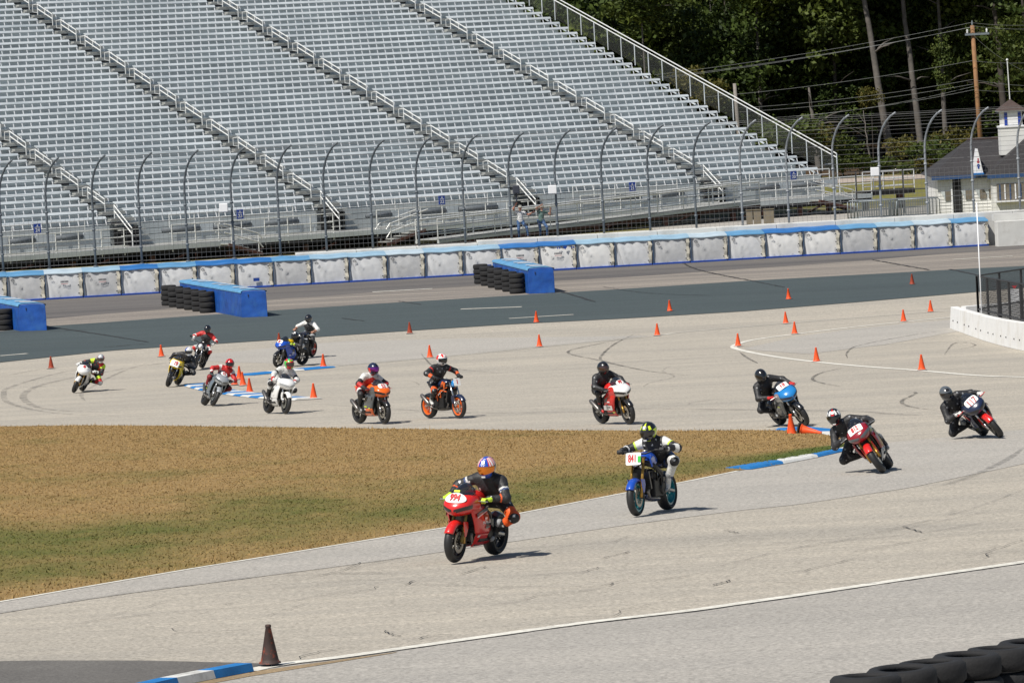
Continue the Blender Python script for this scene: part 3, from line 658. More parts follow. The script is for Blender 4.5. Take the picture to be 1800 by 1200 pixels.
# ================================================================== PADDED WALL, CONCRETE WALL, CATCH FENCE
M_CONC = mat('pale_concrete', (0.56, 0.56, 0.54), 0.85, var=0.12, vscale=1.2, bump=0.3, bscale=20, dirt=(0.44, 0.43, 0.40), dscale=0.9)
M_TARPW = mat('white_tarp', (0.60, 0.61, 0.62), 0.5, var=0.08, vscale=1.5, bump=0.35, bscale=3, dirt=(0.53, 0.54, 0.56), dscale=0.8)
M_TARPW2 = mat('newer_white_tarp', (0.70, 0.70, 0.69), 0.5, var=0.06, vscale=1.5, bump=0.35, bscale=3)
M_TARPG = mat('scuffed_white_tarp', (0.48, 0.485, 0.49), 0.55, var=0.14, vscale=1.2, bump=0.35, bscale=2.6, dirt=(0.38, 0.39, 0.40), dscale=1.3)
M_TB = [mat('faded_blue_tarp', (0.24, 0.38, 0.50), 0.55, var=0.15, vscale=1.5, bump=0.4, bscale=5), mat('blue_tarp', (0.016, 0.13, 0.38), 0.5, var=0.15, vscale=1.5, bump=0.4, bscale=5), mat('mid_blue_tarp', (0.09, 0.25, 0.44), 0.5, var=0.15, vscale=1.5, bump=0.4, bscale=5), mat('chalky_blue_tarp', (0.38, 0.47, 0.54), 0.6, var=0.15, vscale=1.5, bump=0.4, bscale=5)]
M_TBD = mat('deep_blue_tarp', (0.006, 0.045, 0.27), 0.5, var=0.25, vscale=3)
M_STRAP = mat('dark_blue_strap', (0.02, 0.05, 0.10), 0.7); M_MARK = mat('dark_print', (0.03, 0.035, 0.05), 0.6); M_MARKR = mat('red_print', (0.35, 0.03, 0.06), 0.6)
M_LAP = mat('torn_cream_flap', (0.62, 0.58, 0.48), 0.6, var=0.12)
BLK = 66.3
ORD = ['leftmost', 'second', 'third', 'fourth', 'fifth', 'sixth', 'seventh', 'eighth', 'ninth', 'tenth', 'eleventh', 'twelfth', 'thirteenth', 'fourteenth', 'fifteenth', 'sixteenth', 'seventeenth', 'eighteenth', 'nineteenth', 'twentieth', 'twenty-first', 'twenty-second', 'twenty-third', 'twenty-fourth', 'twenty-fifth', 'twenty-sixth', 'twenty-seventh', 'twenty-eighth', 'twenty-ninth']
def make_pad(i):
    x0, x1 = 18.5 - 66.3 + BLK * (i - 1), 18.5 - 66.3 + BLK * i
    X0 = hit(x0, 522 - 0.0506 * x0).x; X1 = hit(x1, 522 - 0.0506 * x1).x
    W = X1 - X0; xm = (X0 + X1) / 2; yb = wall_y(xm); zb = gz(xm, yb - 0.2)
    tone = {7: 1, 8: 1, 15: 1, 16: 1, 17: 0, 18: 0, 5: 1, 22: 1, 23: 1, 24: 2, 12: 3, 20: 3, 26: 3, 3: 3}.get(i, 2 if i < 4 else (0 if i % 3 else 2))
    names = ['faded blue', 'bright blue', 'mid blue', 'chalky pale blue']
    lab = 'white crash pad with %s lid' % names[tone]
    root = empty('crash_pad', (xm, yb, zb), math.atan(WALL_S), '%s, %s along the wall from the left' % (lab, ORD[i + 1]), 'crash pad', 'padded blocks along the wall')
    H = 1.30; rnd = random.Random(i)
    # face: a sagging sheet, wrinkled near the straps
    nx_, nz_ = 22, 12; vs = []; fs = []
    for b in range(nz_ + 1):
        for a in range(nx_ + 1):
            u, v = a / nx_, b / nz_
            wr = 0.03 * math.sin(u * 31 + 4 * v + i) * math.exp(-5 * u) + 0.02 * math.sin(v * 9 + u * 22 + 2 * i) * (0.4 + v) + 0.05 * math.sin(PI * u) * math.sin(PI * v) * rnd.uniform(.8, 1.2)
            wr += 0.05 * math.exp(-((u - .12 - .5 * (1 - v)) / .03) ** 2) * (v > .45) + 0.04 * math.exp(-((u - .05 - .35 * (1 - v)) / .025) ** 2)
            vs.append(((u - .5) * (W - .16), -0.0 - wr, 0.09 + v * (H - .13)))
    for b in range(nz_):
        for a in range(nx_): fs.append((b * (nx_ + 1) + a, b * (nx_ + 1) + a + 1, (b + 1) * (nx_ + 1) + a + 1, (b + 1) * (nx_ + 1) + a))
    m = MB(); m.add(vs, fs)
    fm = M_TARPW2 if i in (22, 16, 17, 23) else (M_TARPG if i in (2, 9, 19, 20, 24, 25, 12, 4) else M_TARPW)
    face = m.build('tarp_face', fm, root, smooth=True, fix=False)
    m = MB(); m.prism([(-W / 2 + .01, .02), (W / 2 - .01, .02), (W / 2 - .01, H - .03), (-W / 2 + .01, H - .03)], 0.0, 0.85); m.build('foam_block', M_TARPG, root)
    # lid: sloped tarp with a front hem
    m = MB(); vs = []; n_ = 12
    for (y, z) in ((-.07, H - .06), (-.075, H + .02), (.1, H + .045), (.45, H + .10), (.86, H + .15)):
        for a in range(n_ + 1):
            u = a / n_; vs.append(((u - .5) * (W + .02), y - .01 * math.sin(9 * u + i), z + .015 * math.sin(7 * u + i * 2) + (.0 if y > .4 else -.012 * math.sin(PI * u))))
    m.add(vs, [(r * (n_ + 1) + a, r * (n_ + 1) + a + 1, (r + 1) * (n_ + 1) + a + 1, (r + 1) * (n_ + 1) + a) for r in range(4) for a in range(n_)]); m.build('lid', M_TB[tone], root, smooth=True, fix=False)
    m = MB(); m.box((0, -.03, .05), (W - .02, .12, .10)); m.build('base_skirt', M_TBD, root, bevel=0.02)
    m = MB(); m.box((-W / 2 + .05, -.07, H / 2), (.05, .03, H - .1)); m.build('strap', M_STRAP, root)
    m = MB(); fl = [(W / 2 - .17 + .03 * math.sin(3.1 * q + i), -.095 - .02 * math.sin(2 * q + i), H - .1 - q * (H - .22) / 6) for q in range(7)]
    m.loft([[p, (p[0] + .15 + .03 * math.sin(q * 2.3 + i), p[1] + .03, p[2])] for q, p in enumerate(fl)]); m.build('flap', M_LAP, root, fix=False)
    for q in range(3):
        m = MB(); m.lathe([(0, 0), (.035, 0)], 8, 'y', (W / 2 - .2, -.125, .25 + q * .4)); m.build('grommet', M_MARK, root, fix=False)
    if i not in (13, 18): # small printed emblem, worn beyond reading
        m = MB()
        for q in range(3): m.lathe([(0.015, 0), (.035, 0)], 10, 'y', (-W / 2 + .24 + .06 * q, -.135 - .001 * q, H - .24 + .03 * (q % 2)))
        m.box((-W / 2 + .33, -.135, H - .30), (.16, .004, .025)); m.build('printed_emblem', M_MARK, face, fix=False)
    if i in (3, 4, 15, 16):
        m = MB()
        for q in range(6): m.box((-.12 + q * .065, -.15, H - .45), (.045, .004, .09))
        m.build('worn_lettering', M_MARK, face); m = MB(); m.box((.04, -.15, H - .55), (.34, .004, .02)); m.build('worn_lettering', M_MARKR, face)
    if i in (14, 8):
        m = MB(); m.box((.12, -.135, .42), (.72 if i == 14 else .3, .01, .16)); m.build('blue_patch', M_TBD, face)
    if i == 16:
        m = MB(); m.lathe([(0, 0), (.055, 0)], 10, 'y', (.36, -.15, H - .14)); m.lathe([(0, 0), (.055, 0)], 10, 'y', (.45, -.151, H - .14)); m.add([(.31, -.152, H - .155), (.50, -.152, H - .155), (.405, -.152, H - .28)], [(0, 1, 2)])
        for q in (-.02, .08, .68, .78): m.box((q + .05, -.15, H - .18), (.06, .004, .09))
        m.build('heart_print', M_TBD, face, fix=False)
    return root
for i in range(-1, 28): make_pad(i)

def make_wall():
    root = empty('concrete_wall', (0, wall_y(0) + 1.1, 0.4), math.atan(WALL_S), 'long pale concrete retaining wall behind the crash pads', 'wall')
    for k in range(-12, 14):
        hh = 1.42 if k < -3 else (1.55 if k < 0 else 1.66)
        m = MB(); m.prism([(-.30, 0), (.30, 0), (.30, hh), (-.30, hh + .03)], -1.49, 1.49, M=Matrix.Rotation(-PI / 2, 4, 'Z')); o = m.build('wall_panel', M_CONC, root, bevel=0.02); o.location = (k * 3.0, 0, 0)
    return root
make_wall()
def make_end_wall():
    a = hit(1755, 434); root = empty('concrete_wall', (a.x, a.y, a.z), math.atan(WALL_S), 'bare pale concrete wall at the right end of the crash pads', 'wall')
    for k in range(5):
        m = MB(); m.prism([(0, -.3), (2.98, -.3), (2.98, 1.26), (0, 1.26)], 0, 0.6); o = m.build('wall_panel', M_CONC, root, bevel=0.03); o.location = (k * 3.0, 0.1, 0)
        m = MB(); m.prism([(0, 1.26), (2.98, 1.26), (2.98, 1.6), (0, 1.6)], .62, 1.1); o = m.build('wall_cap', M_CONC, root); o.location = (k * 3.0, 0.1, 0)
make_end_wall()

M_POST = mat('dull_steel_post', (0.13, 0.15, 0.17), 0.6, 0.3, var=0.2, vscale=3)
M_POSTL = mat('galvanised_post', (0.27, 0.29, 0.31), 0.55, 0.3, var=0.15, vscale=3)
M_WIRE = mat('fence_wire', (0.20, 0.20, 0.20), 0.6, 0.3)
def make_fence():
    z0 = 1.84
    def base(px):
        d = FW + RT * (px - 900) / FPX - UP * (417 - 0.05 * (px - 900) - 600) / FPX
        t = (WALL_Y + 1.1) / (d[1] - WALL_S * d[0]); return d[0] * t
    ov = Vector((0.60, -0.80, 0))
    xs = [base(5 + 81.3 * i) for i in range(-2, 25)]
    root = empty('catch_fence', (xs[11], wall_y(xs[11]) + 1.1, z0), 0, 'tall debris catch fence of curved steel posts and wire on the wall', 'fence'); O = root.location
    def arc(x, f):   # f 0..1 along the post
        p = Vector((x, wall_y(x) + 1.1, z0)); hs = 3.5; R_ = 2.05
        Lt = hs + R_ * 1.25
        d = f * Lt
        if d < hs: return p + Vector((0, 0, d)) - O
        q = (d - hs) / R_; return p + Vector((0, 0, hs + R_ * math.sin(q))) + ov * (R_ * (1 - math.cos(q))) - O
    pts = [0, .2, .4, .55, .6, .66, .72, .79, .86, .93, 1]
    for i, x in enumerate(xs):
        m = MB(); m.tube([arc(x, f) for f in pts], 0.062, 8, r2=0.05); m.box(arc(x, 0) + Vector((0, 0, .03)), (.22, .22, .06))
        for f in (.14, .3, .46): m.box(arc(x, f), (.16, .12, .1))
        m.build('fence_post', M_POST if i < 18 else M_POSTL, root, smooth=True)
    m = MB()
    for j in range(26):
        f = 0.03 + j * 0.97 / 25
        for i in range(len(xs) - 1): m.tube([arc(xs[i], f), arc(xs[i + 1], f)], 0.007 if j % 4 else .013, 3, cap=False)
    for i in range(len(xs) - 1):
        for k in range(10):
            x = xs[i] + (xs[i + 1] - xs[i]) * k / 10
            m.tube([arc(x, 0.02), arc(x, 0.42)], 0.006, 3, cap=False)
    tag(m.build('fence_wires', M_WIRE, root, fix=False), 'wire cables and mesh strung between the posts', kind='stuff')
    # white boxes hung on three posts, short brackets on the right
    for px, lab in ((398, 1), (975, 2), (1541, 3)):
        x = base(px); m = MB(); m.box((x - O.x, wall_y(x) + .8 - O.y, 2.55 - .0), (.42, .3, .42)); m.box((x - O.x + .1, wall_y(x) + .95 - O.y, 2.35), (.5, .06, .06))
        m.build('white_box', M_SIGNW, root, bevel=.04)
    for i in (17, 19, 20, 21, 22):
        m = MB(); m.box(arc(xs[i], .52) + Vector((-.2, -.02, -.1)), (.4, .05, .06)); m.build('side_bracket', M_POSTL, root)
    x = base(908); m = MB(); m.box((x - O.x + .1, wall_y(x) + .9 - O.y, 2.65), (.34, .3, .4)); m.box((x - O.x + .1, wall_y(x) + .9 - O.y, 2.3), (.08, .08, .5)); m.build('dark_lamp_box', M_MARK, root, bevel=.04)
make_fence()
# ================================================================== TYRES, BARRIERS, CONES
M_TYRE = mat('barrier_tyre', (0.011, 0.011, 0.012), 0.85, var=0.3, vscale=4, bump=0.3, bscale=30)
M_ORANGE = mat('cone_orange', (0.80, 0.085, 0.012), 0.55, var=0.08, vscale=6, dirt=(0.55, 0.06, 0.012), dscale=5)
M_ORANGED = mat('dirty_cone_orange', (0.33, 0.045, 0.015), 0.65, var=0.3, vscale=8, dirt=(0.05, 0.018, 0.012), dscale=7)
M_SCORCH = mat('scorched_cone', (0.045, 0.026, 0.022), 0.7, var=0.3, vscale=10, dirt=(0.40, 0.06, 0.015), dscale=6)
M_CBASE = mat('cone_base', (0.03, 0.028, 0.027), 0.8)
def tyre_mesh(R_=0.33, w=0.215, n=28):
    m = MB(); h = w / 2
    m.lathe([(R_ * .58, -h * .75), (R_ * .66, -h), (R_ * .90, -h * .96), (R_ * .985, -h * .7), (R_, -h * .25), (R_, h * .25), (R_ * .985, h * .7), (R_ * .90, h * .96), (R_ * .66, h), (R_ * .58, h * .75), (R_ * .62, h * .6), (R_ * .62, -h * .6)], n, 'z', closed=True)
    me = m.mesh('barrier_tyre', M_TYRE); me.shade_smooth(); return me
TY = tyre_mesh()
def tyre_stack(p, n, label, group, scale=1.0, parent=None):
    root = empty('tyre_stack', p, random.uniform(0, 6), label, 'tyre stack', group)
    for k in range(n):
        o = link('tyre', TY, root); o.location = (random.gauss(0, .012), random.gauss(0, .012), 0.11 * scale + k * 0.218 * scale); o.scale = (scale,) * 3
        o.rotation_euler = (random.gauss(0, .02), random.gauss(0, .02), random.random() * 6)
    return root
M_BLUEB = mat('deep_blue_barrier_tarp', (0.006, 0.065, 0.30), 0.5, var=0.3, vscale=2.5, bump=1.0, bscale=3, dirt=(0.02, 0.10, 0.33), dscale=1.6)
M_BLUET = mat('pale_barrier_top', (0.10, 0.28, 0.48), 0.5, var=0.18, vscale=3, bump=0.3, bscale=5)  # top tarp set to a paler blue than the barrier sides
def barrier(nl, nr, fl, H, label, stacks, slabel, order):
    """nl, nr: pixels of the near end's lower corners; fl: lower left corner of the far end (behind the tyres)"""
    A, B, Cc = hit(*nl), hit(*nr), hit(*fl)
    root = empty('foam_barrier', tuple(A), 0, label, 'barrier')
    ax = (Cc - A); L_ = ax.length; t = ax.normalized(); s = (B - A); W = s.length; s = s.normalized()
    nseg = 3 if L_ > 4 else 2
    for k in range(nseg):
        a0, a1 = L_ * k / nseg, L_ * (k + 1) / nseg - .03
        m = MB(); rows = []
        for q in range(7):
            p = t * (a0 + (a1 - a0) * q / 6); w_ = .02 * math.sin(q * 2.1 + k)
            rows.append([p - s * .02 + Vector((0, 0, .02)), p + Vector((0, 0, H * .5)) - s * (.03 + w_), p + Vector((0, 0, H - .06)), p + s * .06 + Vector((0, 0, H)), p + s * (W * .5) + Vector((0, 0, H + .03)), p + s * (W - .06) + Vector((0, 0, H)), p + s * W + Vector((0, 0, H - .06)), p + s * (W + w_ + .02) + Vector((0, 0, H * .5)), p + s * (W + .02) + Vector((0, 0, .02))])
        m.loft(rows); n_ = len(rows[0])
        m.f.append(tuple(range(n_))); m.m.append(0); m.f.append(tuple(len(m.v) - n_ + q for q in range(n_))[::-1]); m.m.append(0)
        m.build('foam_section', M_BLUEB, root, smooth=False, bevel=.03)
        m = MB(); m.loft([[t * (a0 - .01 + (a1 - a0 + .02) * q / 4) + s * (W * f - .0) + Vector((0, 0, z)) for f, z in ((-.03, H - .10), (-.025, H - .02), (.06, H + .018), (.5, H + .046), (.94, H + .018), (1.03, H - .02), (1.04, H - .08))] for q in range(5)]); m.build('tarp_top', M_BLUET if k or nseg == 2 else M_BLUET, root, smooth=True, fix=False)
        for q in (.3, .62):
            c = t * (a0 + (a1 - a0) * q); m = MB(); vs = [c + s * (W * f) + t * e + Vector((0, 0, H + .062)) for f, e in ((.2, -.18), (.8, -.18), (.8, .2), (.2, .2))]
            m.add(vs, [(0, 1, 2, 3)]); m.build('white_tape', M_SIGNW, root, fix=False)
    m = MB(); m.box((s * W * .25 - t * .04 + Vector((0, 0, H - .2))), (.03, .02, .12)); m.build('buckle', M_MARK, root)
    for k in range(stacks):
        f = (k + .45) / stacks; f = f * (0.98 if order else 1) ; off = 0.40
        p = A + t * (L_ * (1 - (1 - order[0]) * 0) * (order[0] + (order[1] - order[0]) * k / max(1, stacks - 1))) - s * off
        p.z = gz(p.x, p.y); tyre_stack(tuple(p), 4 if H > 1.0 else 4, slabel % (['nearest', 'second', 'third', 'fourth', 'fifth', 'farthest'][k] if stacks > 1 else ''), 'tyre stacks in front of the blue barriers', 1.08 * H / 1.15 * .98)
barrier((427, 558.5), (470, 557), (318, 537.5), 1.18, 'long blue tarp barrier block behind the yellow and white bikes', 6, 'black tyre stack, %s of six beside the longest blue barrier', (0.42, 1.06))
barrier((931, 517), (975, 515), (868, 500), 1.16, 'blue tarp barrier block in the middle of the oval', 6, 'black tyre stack, %s of six beside the middle blue barrier', (0.10, 1.12))
barrier((36, 582.5), (82, 581), (-40, 566), 1.18, 'blue tarp barrier block cut by the left edge', 2, 'black tyre stack, %s of two beside the left-edge blue barrier', (0.15, 0.55))
# near tyre wall in the lower right corner
for k in range(7):
    p0 = at_y(1522, 1192, 44.7); p = Vector((p0.x + k * 0.365, p0.y + k * 0.53, 0)); p.z = gz(p.x, p.y) - 0.02
    tyre_stack(tuple(p), 2, 'black tyre stack in the lower right corner, %s from the left' % ['first', 'second', 'third', 'fourth', 'fifth', 'sixth', 'seventh'][k], 'near tyre wall', 1.02)

def make_cone(kind):
    mats = {'bright': M_ORANGE, 'dirty': M_ORANGED, 'scorched': M_SCORCH}[kind]
    root = empty('traffic_cone')
    m = MB(); m.lathe([(.125, .028), (.120, .045), (.105, .05), (.098, .075), (.03, .43), (.034, .435), (.034, .455), (.026, .463), (.014, .463), (.014, .43)], 20); m.build('cone_body', mats, root, smooth=True, fix=False)
    m = MB(); m.prism([(-.145, -.10), (-.10, -.145), (.10, -.145), (.145, -.10), (.145, .10), (.10, .145), (-.10, .145), (-.145, .10)], 0.0, 0.03, M=Matrix.Rotation(PI / 2, 4, 'X') @ Matrix.Scale(-1, 4, (0, 1, 0))); m.build('cone_base', M_CBASE, root, bevel=.006)
    if kind == 'dirty':
        m = MB(); m.lathe([(.0985, .075), (.088, .13)], 20); m.build('scuffed_band', M_ORANGED if kind == 'dirty' else M_ORANGE, root, smooth=True, fix=False)
    return root
PROTO = {}
CONES = [((475, 1171), 'scorched', 'scorched dark cone on the white line in the foreground', 1.0),
 ((90, 648), 'dirty', 'grubby dark orange cone near the left edge of the dark band', 1), ((284, 627), 'bright', 'orange cone left of the yellow bike, by the dark band', 1),
 ((491, 606), 'dirty', 'grubby orange cone just behind the blue fairing bike', 1), ((568.5, 645), 'bright', 'orange cone at the right end of the rear blue and white kerb', 1),
 ((421, 667), 'bright', 'rearmost orange cone of the cluster right of the red rider', 1), ((427.5, 678), 'bright', 'middle orange cone of the cluster right of the red rider', 1), ((412.5, 677), 'bright', 'orange cone half hidden behind the red rider', 1),
 ((439, 690), 'bright', 'front orange cone of the cluster, on the front kerb', 1), ((551.5, 701.5), 'bright', 'orange cone at the right end of the front blue and white kerb', 1.02),
 ((720.5, 586.5), 'dirty', 'grubby orange cone on the near edge of the dark band, left of centre', 1), ((756, 629), 'bright', 'orange cone just left of the white and red helmet', 1),
 ((943, 567), 'bright', 'orange cone on the edge of the dark band below the middle barrier', 1), ((948.5, 610), 'bright', 'orange cone on the faded line, right of the middle', 1),
 ((1177.5, 547.5), 'bright', 'orange cone on the dark band edge right of the middle barrier', 1), ((1155.5, 590), 'bright', 'orange cone where two skid arcs begin on the faded line', 1),
 ((1297.5, 609), 'bright', 'orange cone on the point of the painted white loop', 1), ((1381.5, 569), 'bright', 'orange cone on the faded line, behind another close cone', 1),
 ((1397, 587.5), 'bright', 'orange cone on the upper arm of the white loop, left half', 1), ((1386.5, 526.5), 'bright', 'orange cone standing alone on the dark band', 1),
 ((1588.5, 565.5), 'bright', 'orange cone on the upper arm of the white loop, right half', 1), ((1636, 548.5), 'bright', 'orange cone just left of the white concrete barrier', 1),
 ((1603.5, 500.5), 'dirty', 'dark grubby cone far off on the dark band', 1.0), ((1435.5, 636), 'bright', 'orange cone on the lower arm of the white loop, near its point', 1), ((1620.5, 651), 'bright', 'orange cone on the lower arm of the white loop below the concrete barrier', 1),
 ((1392, 768), 'bright', 'upright orange cone at the tip of the turf before the black and blue bike', 1.05)]
for (px, kind, lab, sc) in CONES:
    if kind in PROTO: r = copy_tree(PROTO[kind])
    else: r = PROTO[kind] = make_cone(kind)
    p = hit(*px); r.location = (p.x, p.y, p.z + 0.012); r.rotation_euler = (random.gauss(0, .012), random.gauss(0, .012), random.random() * 6); r.scale = (sc,) * 3
    tag(r, lab, 'cone', 'traffic cones on the track')
r = copy_tree(PROTO['bright']); p = hit(1407, 767); r.location = (p.x, p.y, p.z + 0.15); r.rotation_euler = (0.1, math.radians(100), math.radians(-14)); r.scale = (1.05,) * 3
tag(r, 'orange cone lying on its side at the tip of the turf', 'cone', 'traffic cones on the track')

# ================================================================== WHITE CONCRETE BARRIER, CAGE, WHITE POLE (right edge)
M_WCONC = mat('white_painted_concrete', (0.72, 0.72, 0.71), 0.75, var=0.05, vscale=2, dirt=(0.60, 0.58, 0.54), dscale=0.7)
M_BLACKF = mat('black_fence', (0.02, 0.02, 0.022), 0.6)
def jersey(a, b, h0, h1, n, label):
    root = empty('concrete_barrier', tuple(a), 0, label, 'barrier'); d = Vector(b) - Vector(a); L_ = d.length; t = d.normalized(); s = Vector((-t.y, t.x, 0)).normalized()
    for k in range(n):
        q0, q1 = L_ * k / n, L_ * (k + 1) / n - .004; m = MB(); rows = []
        for q in (q0, q1):
            p = t * q; hh = h0 + (h1 - h0) * q / L_; zz = gz((a + p).x, (a + p).y) - a.z
            rows.append([Vector((p.x, p.y, zz)) + s * y + Vector((0, 0, z * hh)) for y, z in ((-.2, 0), (-.19, .12), (-.13, 1), (.13, 1), (.19, .12), (.2, 0))])
        m.loft(rows, closed=True); m.f += [tuple(range(6)), tuple(range(11, 5, -1))]; m.m += [0, 0]
        m.build('barrier_segment', M_WCONC, root, bevel=.015)
        for q in ((.3, .7) if n > 4 else ()):
            c = t * (q0 + (q1 - q0) * q); zz = gz((a + c).x, (a + c).y) - a.z; hm = MB(); hm.box(Vector((c.x, c.y, zz + .33)) - s * .185, (.035, .03, .05)); hm.build('lifting_slot', M_CRACK, root)
    return root
JA, JB, JC = hit(1679, 576.5), hit(1836, 622), hit(1850, 561)
jersey(JA, JB, 0.80, 0.92, 7, 'white painted concrete barrier with small slots at the right edge')
jersey(JA + (JC - JA).normalized() * .45, JC, 0.78, 0.78, 4, 'rear arm of the white concrete barrier behind the black cage fence')
def cage():
    a = JA + (JB - JA) * 0.27 + Vector((.15, .5, 0)); b = JA + (JB - JA) * 1.0 + Vector((.15, .5, 0)); c = JA + (JC - JA) * 0.9 + Vector((0, -.4, 0))
    root = empty('chain_link_fence', tuple(a), 0, 'black chain link cage fence behind the white concrete barrier', 'fence')
    H = 2.05
    def run(p, q, n):
        for k in range(n + 1):
            r = p.lerp(q, k / n) - a; m = MB(); m.tube([r + Vector((0, 0, .0)), r + Vector((0, 0, H))], .045, 6); m.build('fence_post', M_BLACKF, root)
        for z in (H, H * .42):
            m = MB(); m.tube([p - a + Vector((0, 0, z)), q - a + Vector((0, 0, z))], .03, 5); m.build('fence_rail', M_BLACKF, root)
        m = MB(); d = q - p; N = int(d.length / .16); 
        for k in range(N):
            for sg in (0, 1):
                x0, x1 = k / N, min(1, k / N + H / d.length) if True else 0
                f0 = p + d * x0 - a; L2 = min(H, (1 - x0) * d.length); f1 = p + d * (x0 + L2 / d.length) - a
                e0, e1 = (f0, f1 + Vector((0, 0, L2))) if sg else (f0 + Vector((0, 0, H)), f1 + Vector((0, 0, H - L2)))
                m.tube([e0, e1], .004, 3, cap=False)
        tag(m.build('chain_link', M_BLACKF, root, fix=False), 'chain link wires', kind='stuff')
    run(a, b, 6); run(a, c, 3)
cage()
p = hit(1727.5, 592); m = MB(); m.tube([(0, 0, 0), (0, 0, 4.75)], .022, 8); m.lathe([(0, .0), (.06, 0), (.06, .02)], 8, c=(0, 0, 0)); wp = m.build('flag_pole', M_SIGNW, smooth=True); wp.location = p
tag(wp, 'thin white pole rising beside the black cage fence', 'pole')

# ================================================================== HOUSE WITH CUPOLA
M_HW = mat('white_siding', (0.66, 0.66, 0.64), 0.7, var=0.06, vscale=2); M_ROOF = mat('charcoal_shingles', (0.028, 0.026, 0.028), 0.85, var=0.3, vscale=7, bump=0.4, bscale=14)
M_ROOFB = mat('brown_shingles', (0.06, 0.04, 0.035), 0.85, var=0.3, vscale=7); M_FAS = mat('blue_fascia', (0.02, 0.06, 0.16), 0.6); M_HB = mat('shutter_blue', (0.012, 0.045, 0.30), 0.5); M_WIN = mat('dull_window', (0.16, 0.14, 0.11), 0.4, var=0.3, vscale=3)
def make_house():
    Y0 = 262.0; c = at_y(1651, 384, Y0); z0 = gz(c.x, Y0) - 0.1
    h = empty('track_house', (c.x, Y0, z0), 0, 'white house with charcoal hip roof, blue trim and cupola at the right edge', 'house')
    EZ = 11.05 - (310 + .052 * 770 - 100) * Y0 / FPX - z0; RZ = 11.05 - (246 + .052 * 815 - 100) * (Y0 + 3) / FPX - z0
    Wd, Dp = 11.0, 6.5
    for q in range(13):   # clapboards
        hh = EZ / 13; m = MB(); m.prism([(0, 0), (.02, 0), (.0, hh)], 0, 1); 
        b = MB(); b.add([(0, -.022, q * hh), (Wd, -.022, q * hh), (Wd, 0, (q + 1) * hh), (0, 0, (q + 1) * hh), (0, Dp, q * hh), (0, Dp, (q + 1) * hh)], [(0, 1, 2, 3), (0, 3, 5, 4)]); b.build('clapboard', M_HW, h, fix=False)
    m = MB(); m.box((Wd / 2, Dp / 2, EZ / 2), (Wd - .06, Dp - .06, EZ - .05)); m.build('wall', M_HW, h)
    o_ = .35
    m = MB(); rx0, rx1 = 2.0, Wd - 2; ry = Dp / 2
    V = [(-o_, -o_, EZ), (Wd + o_, -o_, EZ), (Wd + o_, Dp + o_, EZ), (-o_, Dp + o_, EZ), (rx0, ry, RZ), (rx1, ry, RZ)]
    m.add(V, [(0, 1, 5, 4), (1, 2, 5), (2, 3, 4, 5), (3, 0, 4), (0, 3, 2, 1)]); rf = m.build('roof', M_ROOF, h)
    m = MB(); m.tube([(rx0, ry, RZ + .03), (rx1, ry, RZ + .03)], .06, 6); m.build('ridge_cap', M_ROOFB, rf)
    m = MB(); m.box((Wd / 2, -o_ - .02, EZ - .06), (Wd + 2 * o_, .05, .2)); m.build('fascia', M_FAS, h)
    # wing projecting forwards on the right
    wx = 2.9
    m = MB(); V = [(wx - .35, -1.6, EZ - .02), (wx + 4.6, -1.6, EZ - .02), (wx + 4.6, 3, EZ - .02), (wx - .35, 3, EZ - .02), (wx + 2.1, -.2, RZ + .12), (wx + 2.1, 3.2, RZ + .12)]
    m.add(V, [(0, 1, 4), (1, 2, 5, 4), (2, 3, 5), (3, 0, 4, 5), (0, 3, 2, 1)]); m.build('wing_roof', M_ROOF, h)
    m = MB(); m.box((wx + 2.1, -.7, EZ / 2), (4.3, 1.4, EZ - .05)); m.build('wing_wall', M_HW, h)
    m = MB(); m.box((wx + 2.1, -1.62, EZ - .09), (4.9, .05, .2)); m.build('wing_fascia', M_FAS, h)
    for q in range(14):
        m = MB(); m.box((wx + .3 + q * .28, -1.46, EZ - .95), (.07, .05, .8)); m.build('window_bar', M_SIGNW if q % 2 else M_FAS, h)
    m = MB(); m.box((wx + 2.1, -1.43, EZ - .95), (3.9, .04, .9)); m.build('counter_window', M_WIN, h)
    m = MB(); m.box((wx + 2.1, -1.6, EZ - 1.45), (4.1, .3, .06)); m.build('counter', M_SIGNW, h)
    # triangular gable sign with a small emblem
    gx = at_y(1718, 290, Y0).x - c.x
    m = MB(); m.prism([(gx - .24, EZ + .12), (gx + .24, EZ + .12), (gx + .0, EZ + 1.42)], -.55, .9); g = m.build('gable_sign', M_SIGNW, h)
    m = MB(); m.box((gx, -.56, EZ + .07), (.56, .1, .1)); m.build('gable_trim', M_TB[1], h)
    m = MB(); m.lathe([(0, 0), (.075, 0)], 12, 'y', (gx, -.56, EZ + .72)); m.box((gx, -.56, EZ + .86), (.07, .006, .1)); m.build('emblem_red', M_MARKR, g, fix=False)
    m = MB(); m.lathe([(.02, 0), (.085, 0)], 12, 'y', (gx, -.565, EZ + .52)); m.box((gx, -.565, EZ + .40), (.09, .006, .1)); m.build('emblem_blue', M_TBD, g, fix=False)
    # door, vents
    dx = at_y(1683, 350, Y0).x - c.x; m = MB(); m.box((dx, -.05, 1.05), (.42, .08, 2.1)); m.build('door', M_DARK, h); m = MB(); m.box((dx - .3, -.05, 1.1), (.08, .1, 2.2)); m.build('door_frame', M_SIGNW, h)
    for px in (1667, 1703, 1728, 1744):
        vx = at_y(px, 345, Y0).x - c.x; m = MB(); m.box((vx, -.045, EZ - 1.05), (.34, .05, .5)); w_ = m.build('window', M_WIN, h)
        m = MB(); m.prism([(vx - .42, EZ - .8), (vx - .18, EZ - .8), (vx - .18, EZ - 1.3)], -.09, -.02); m.build('window_hood', M_ALUD, h)
    # cupola
    cx = at_y(1776, 230, Y0 + 1.5).x - c.x; cy = 1.0
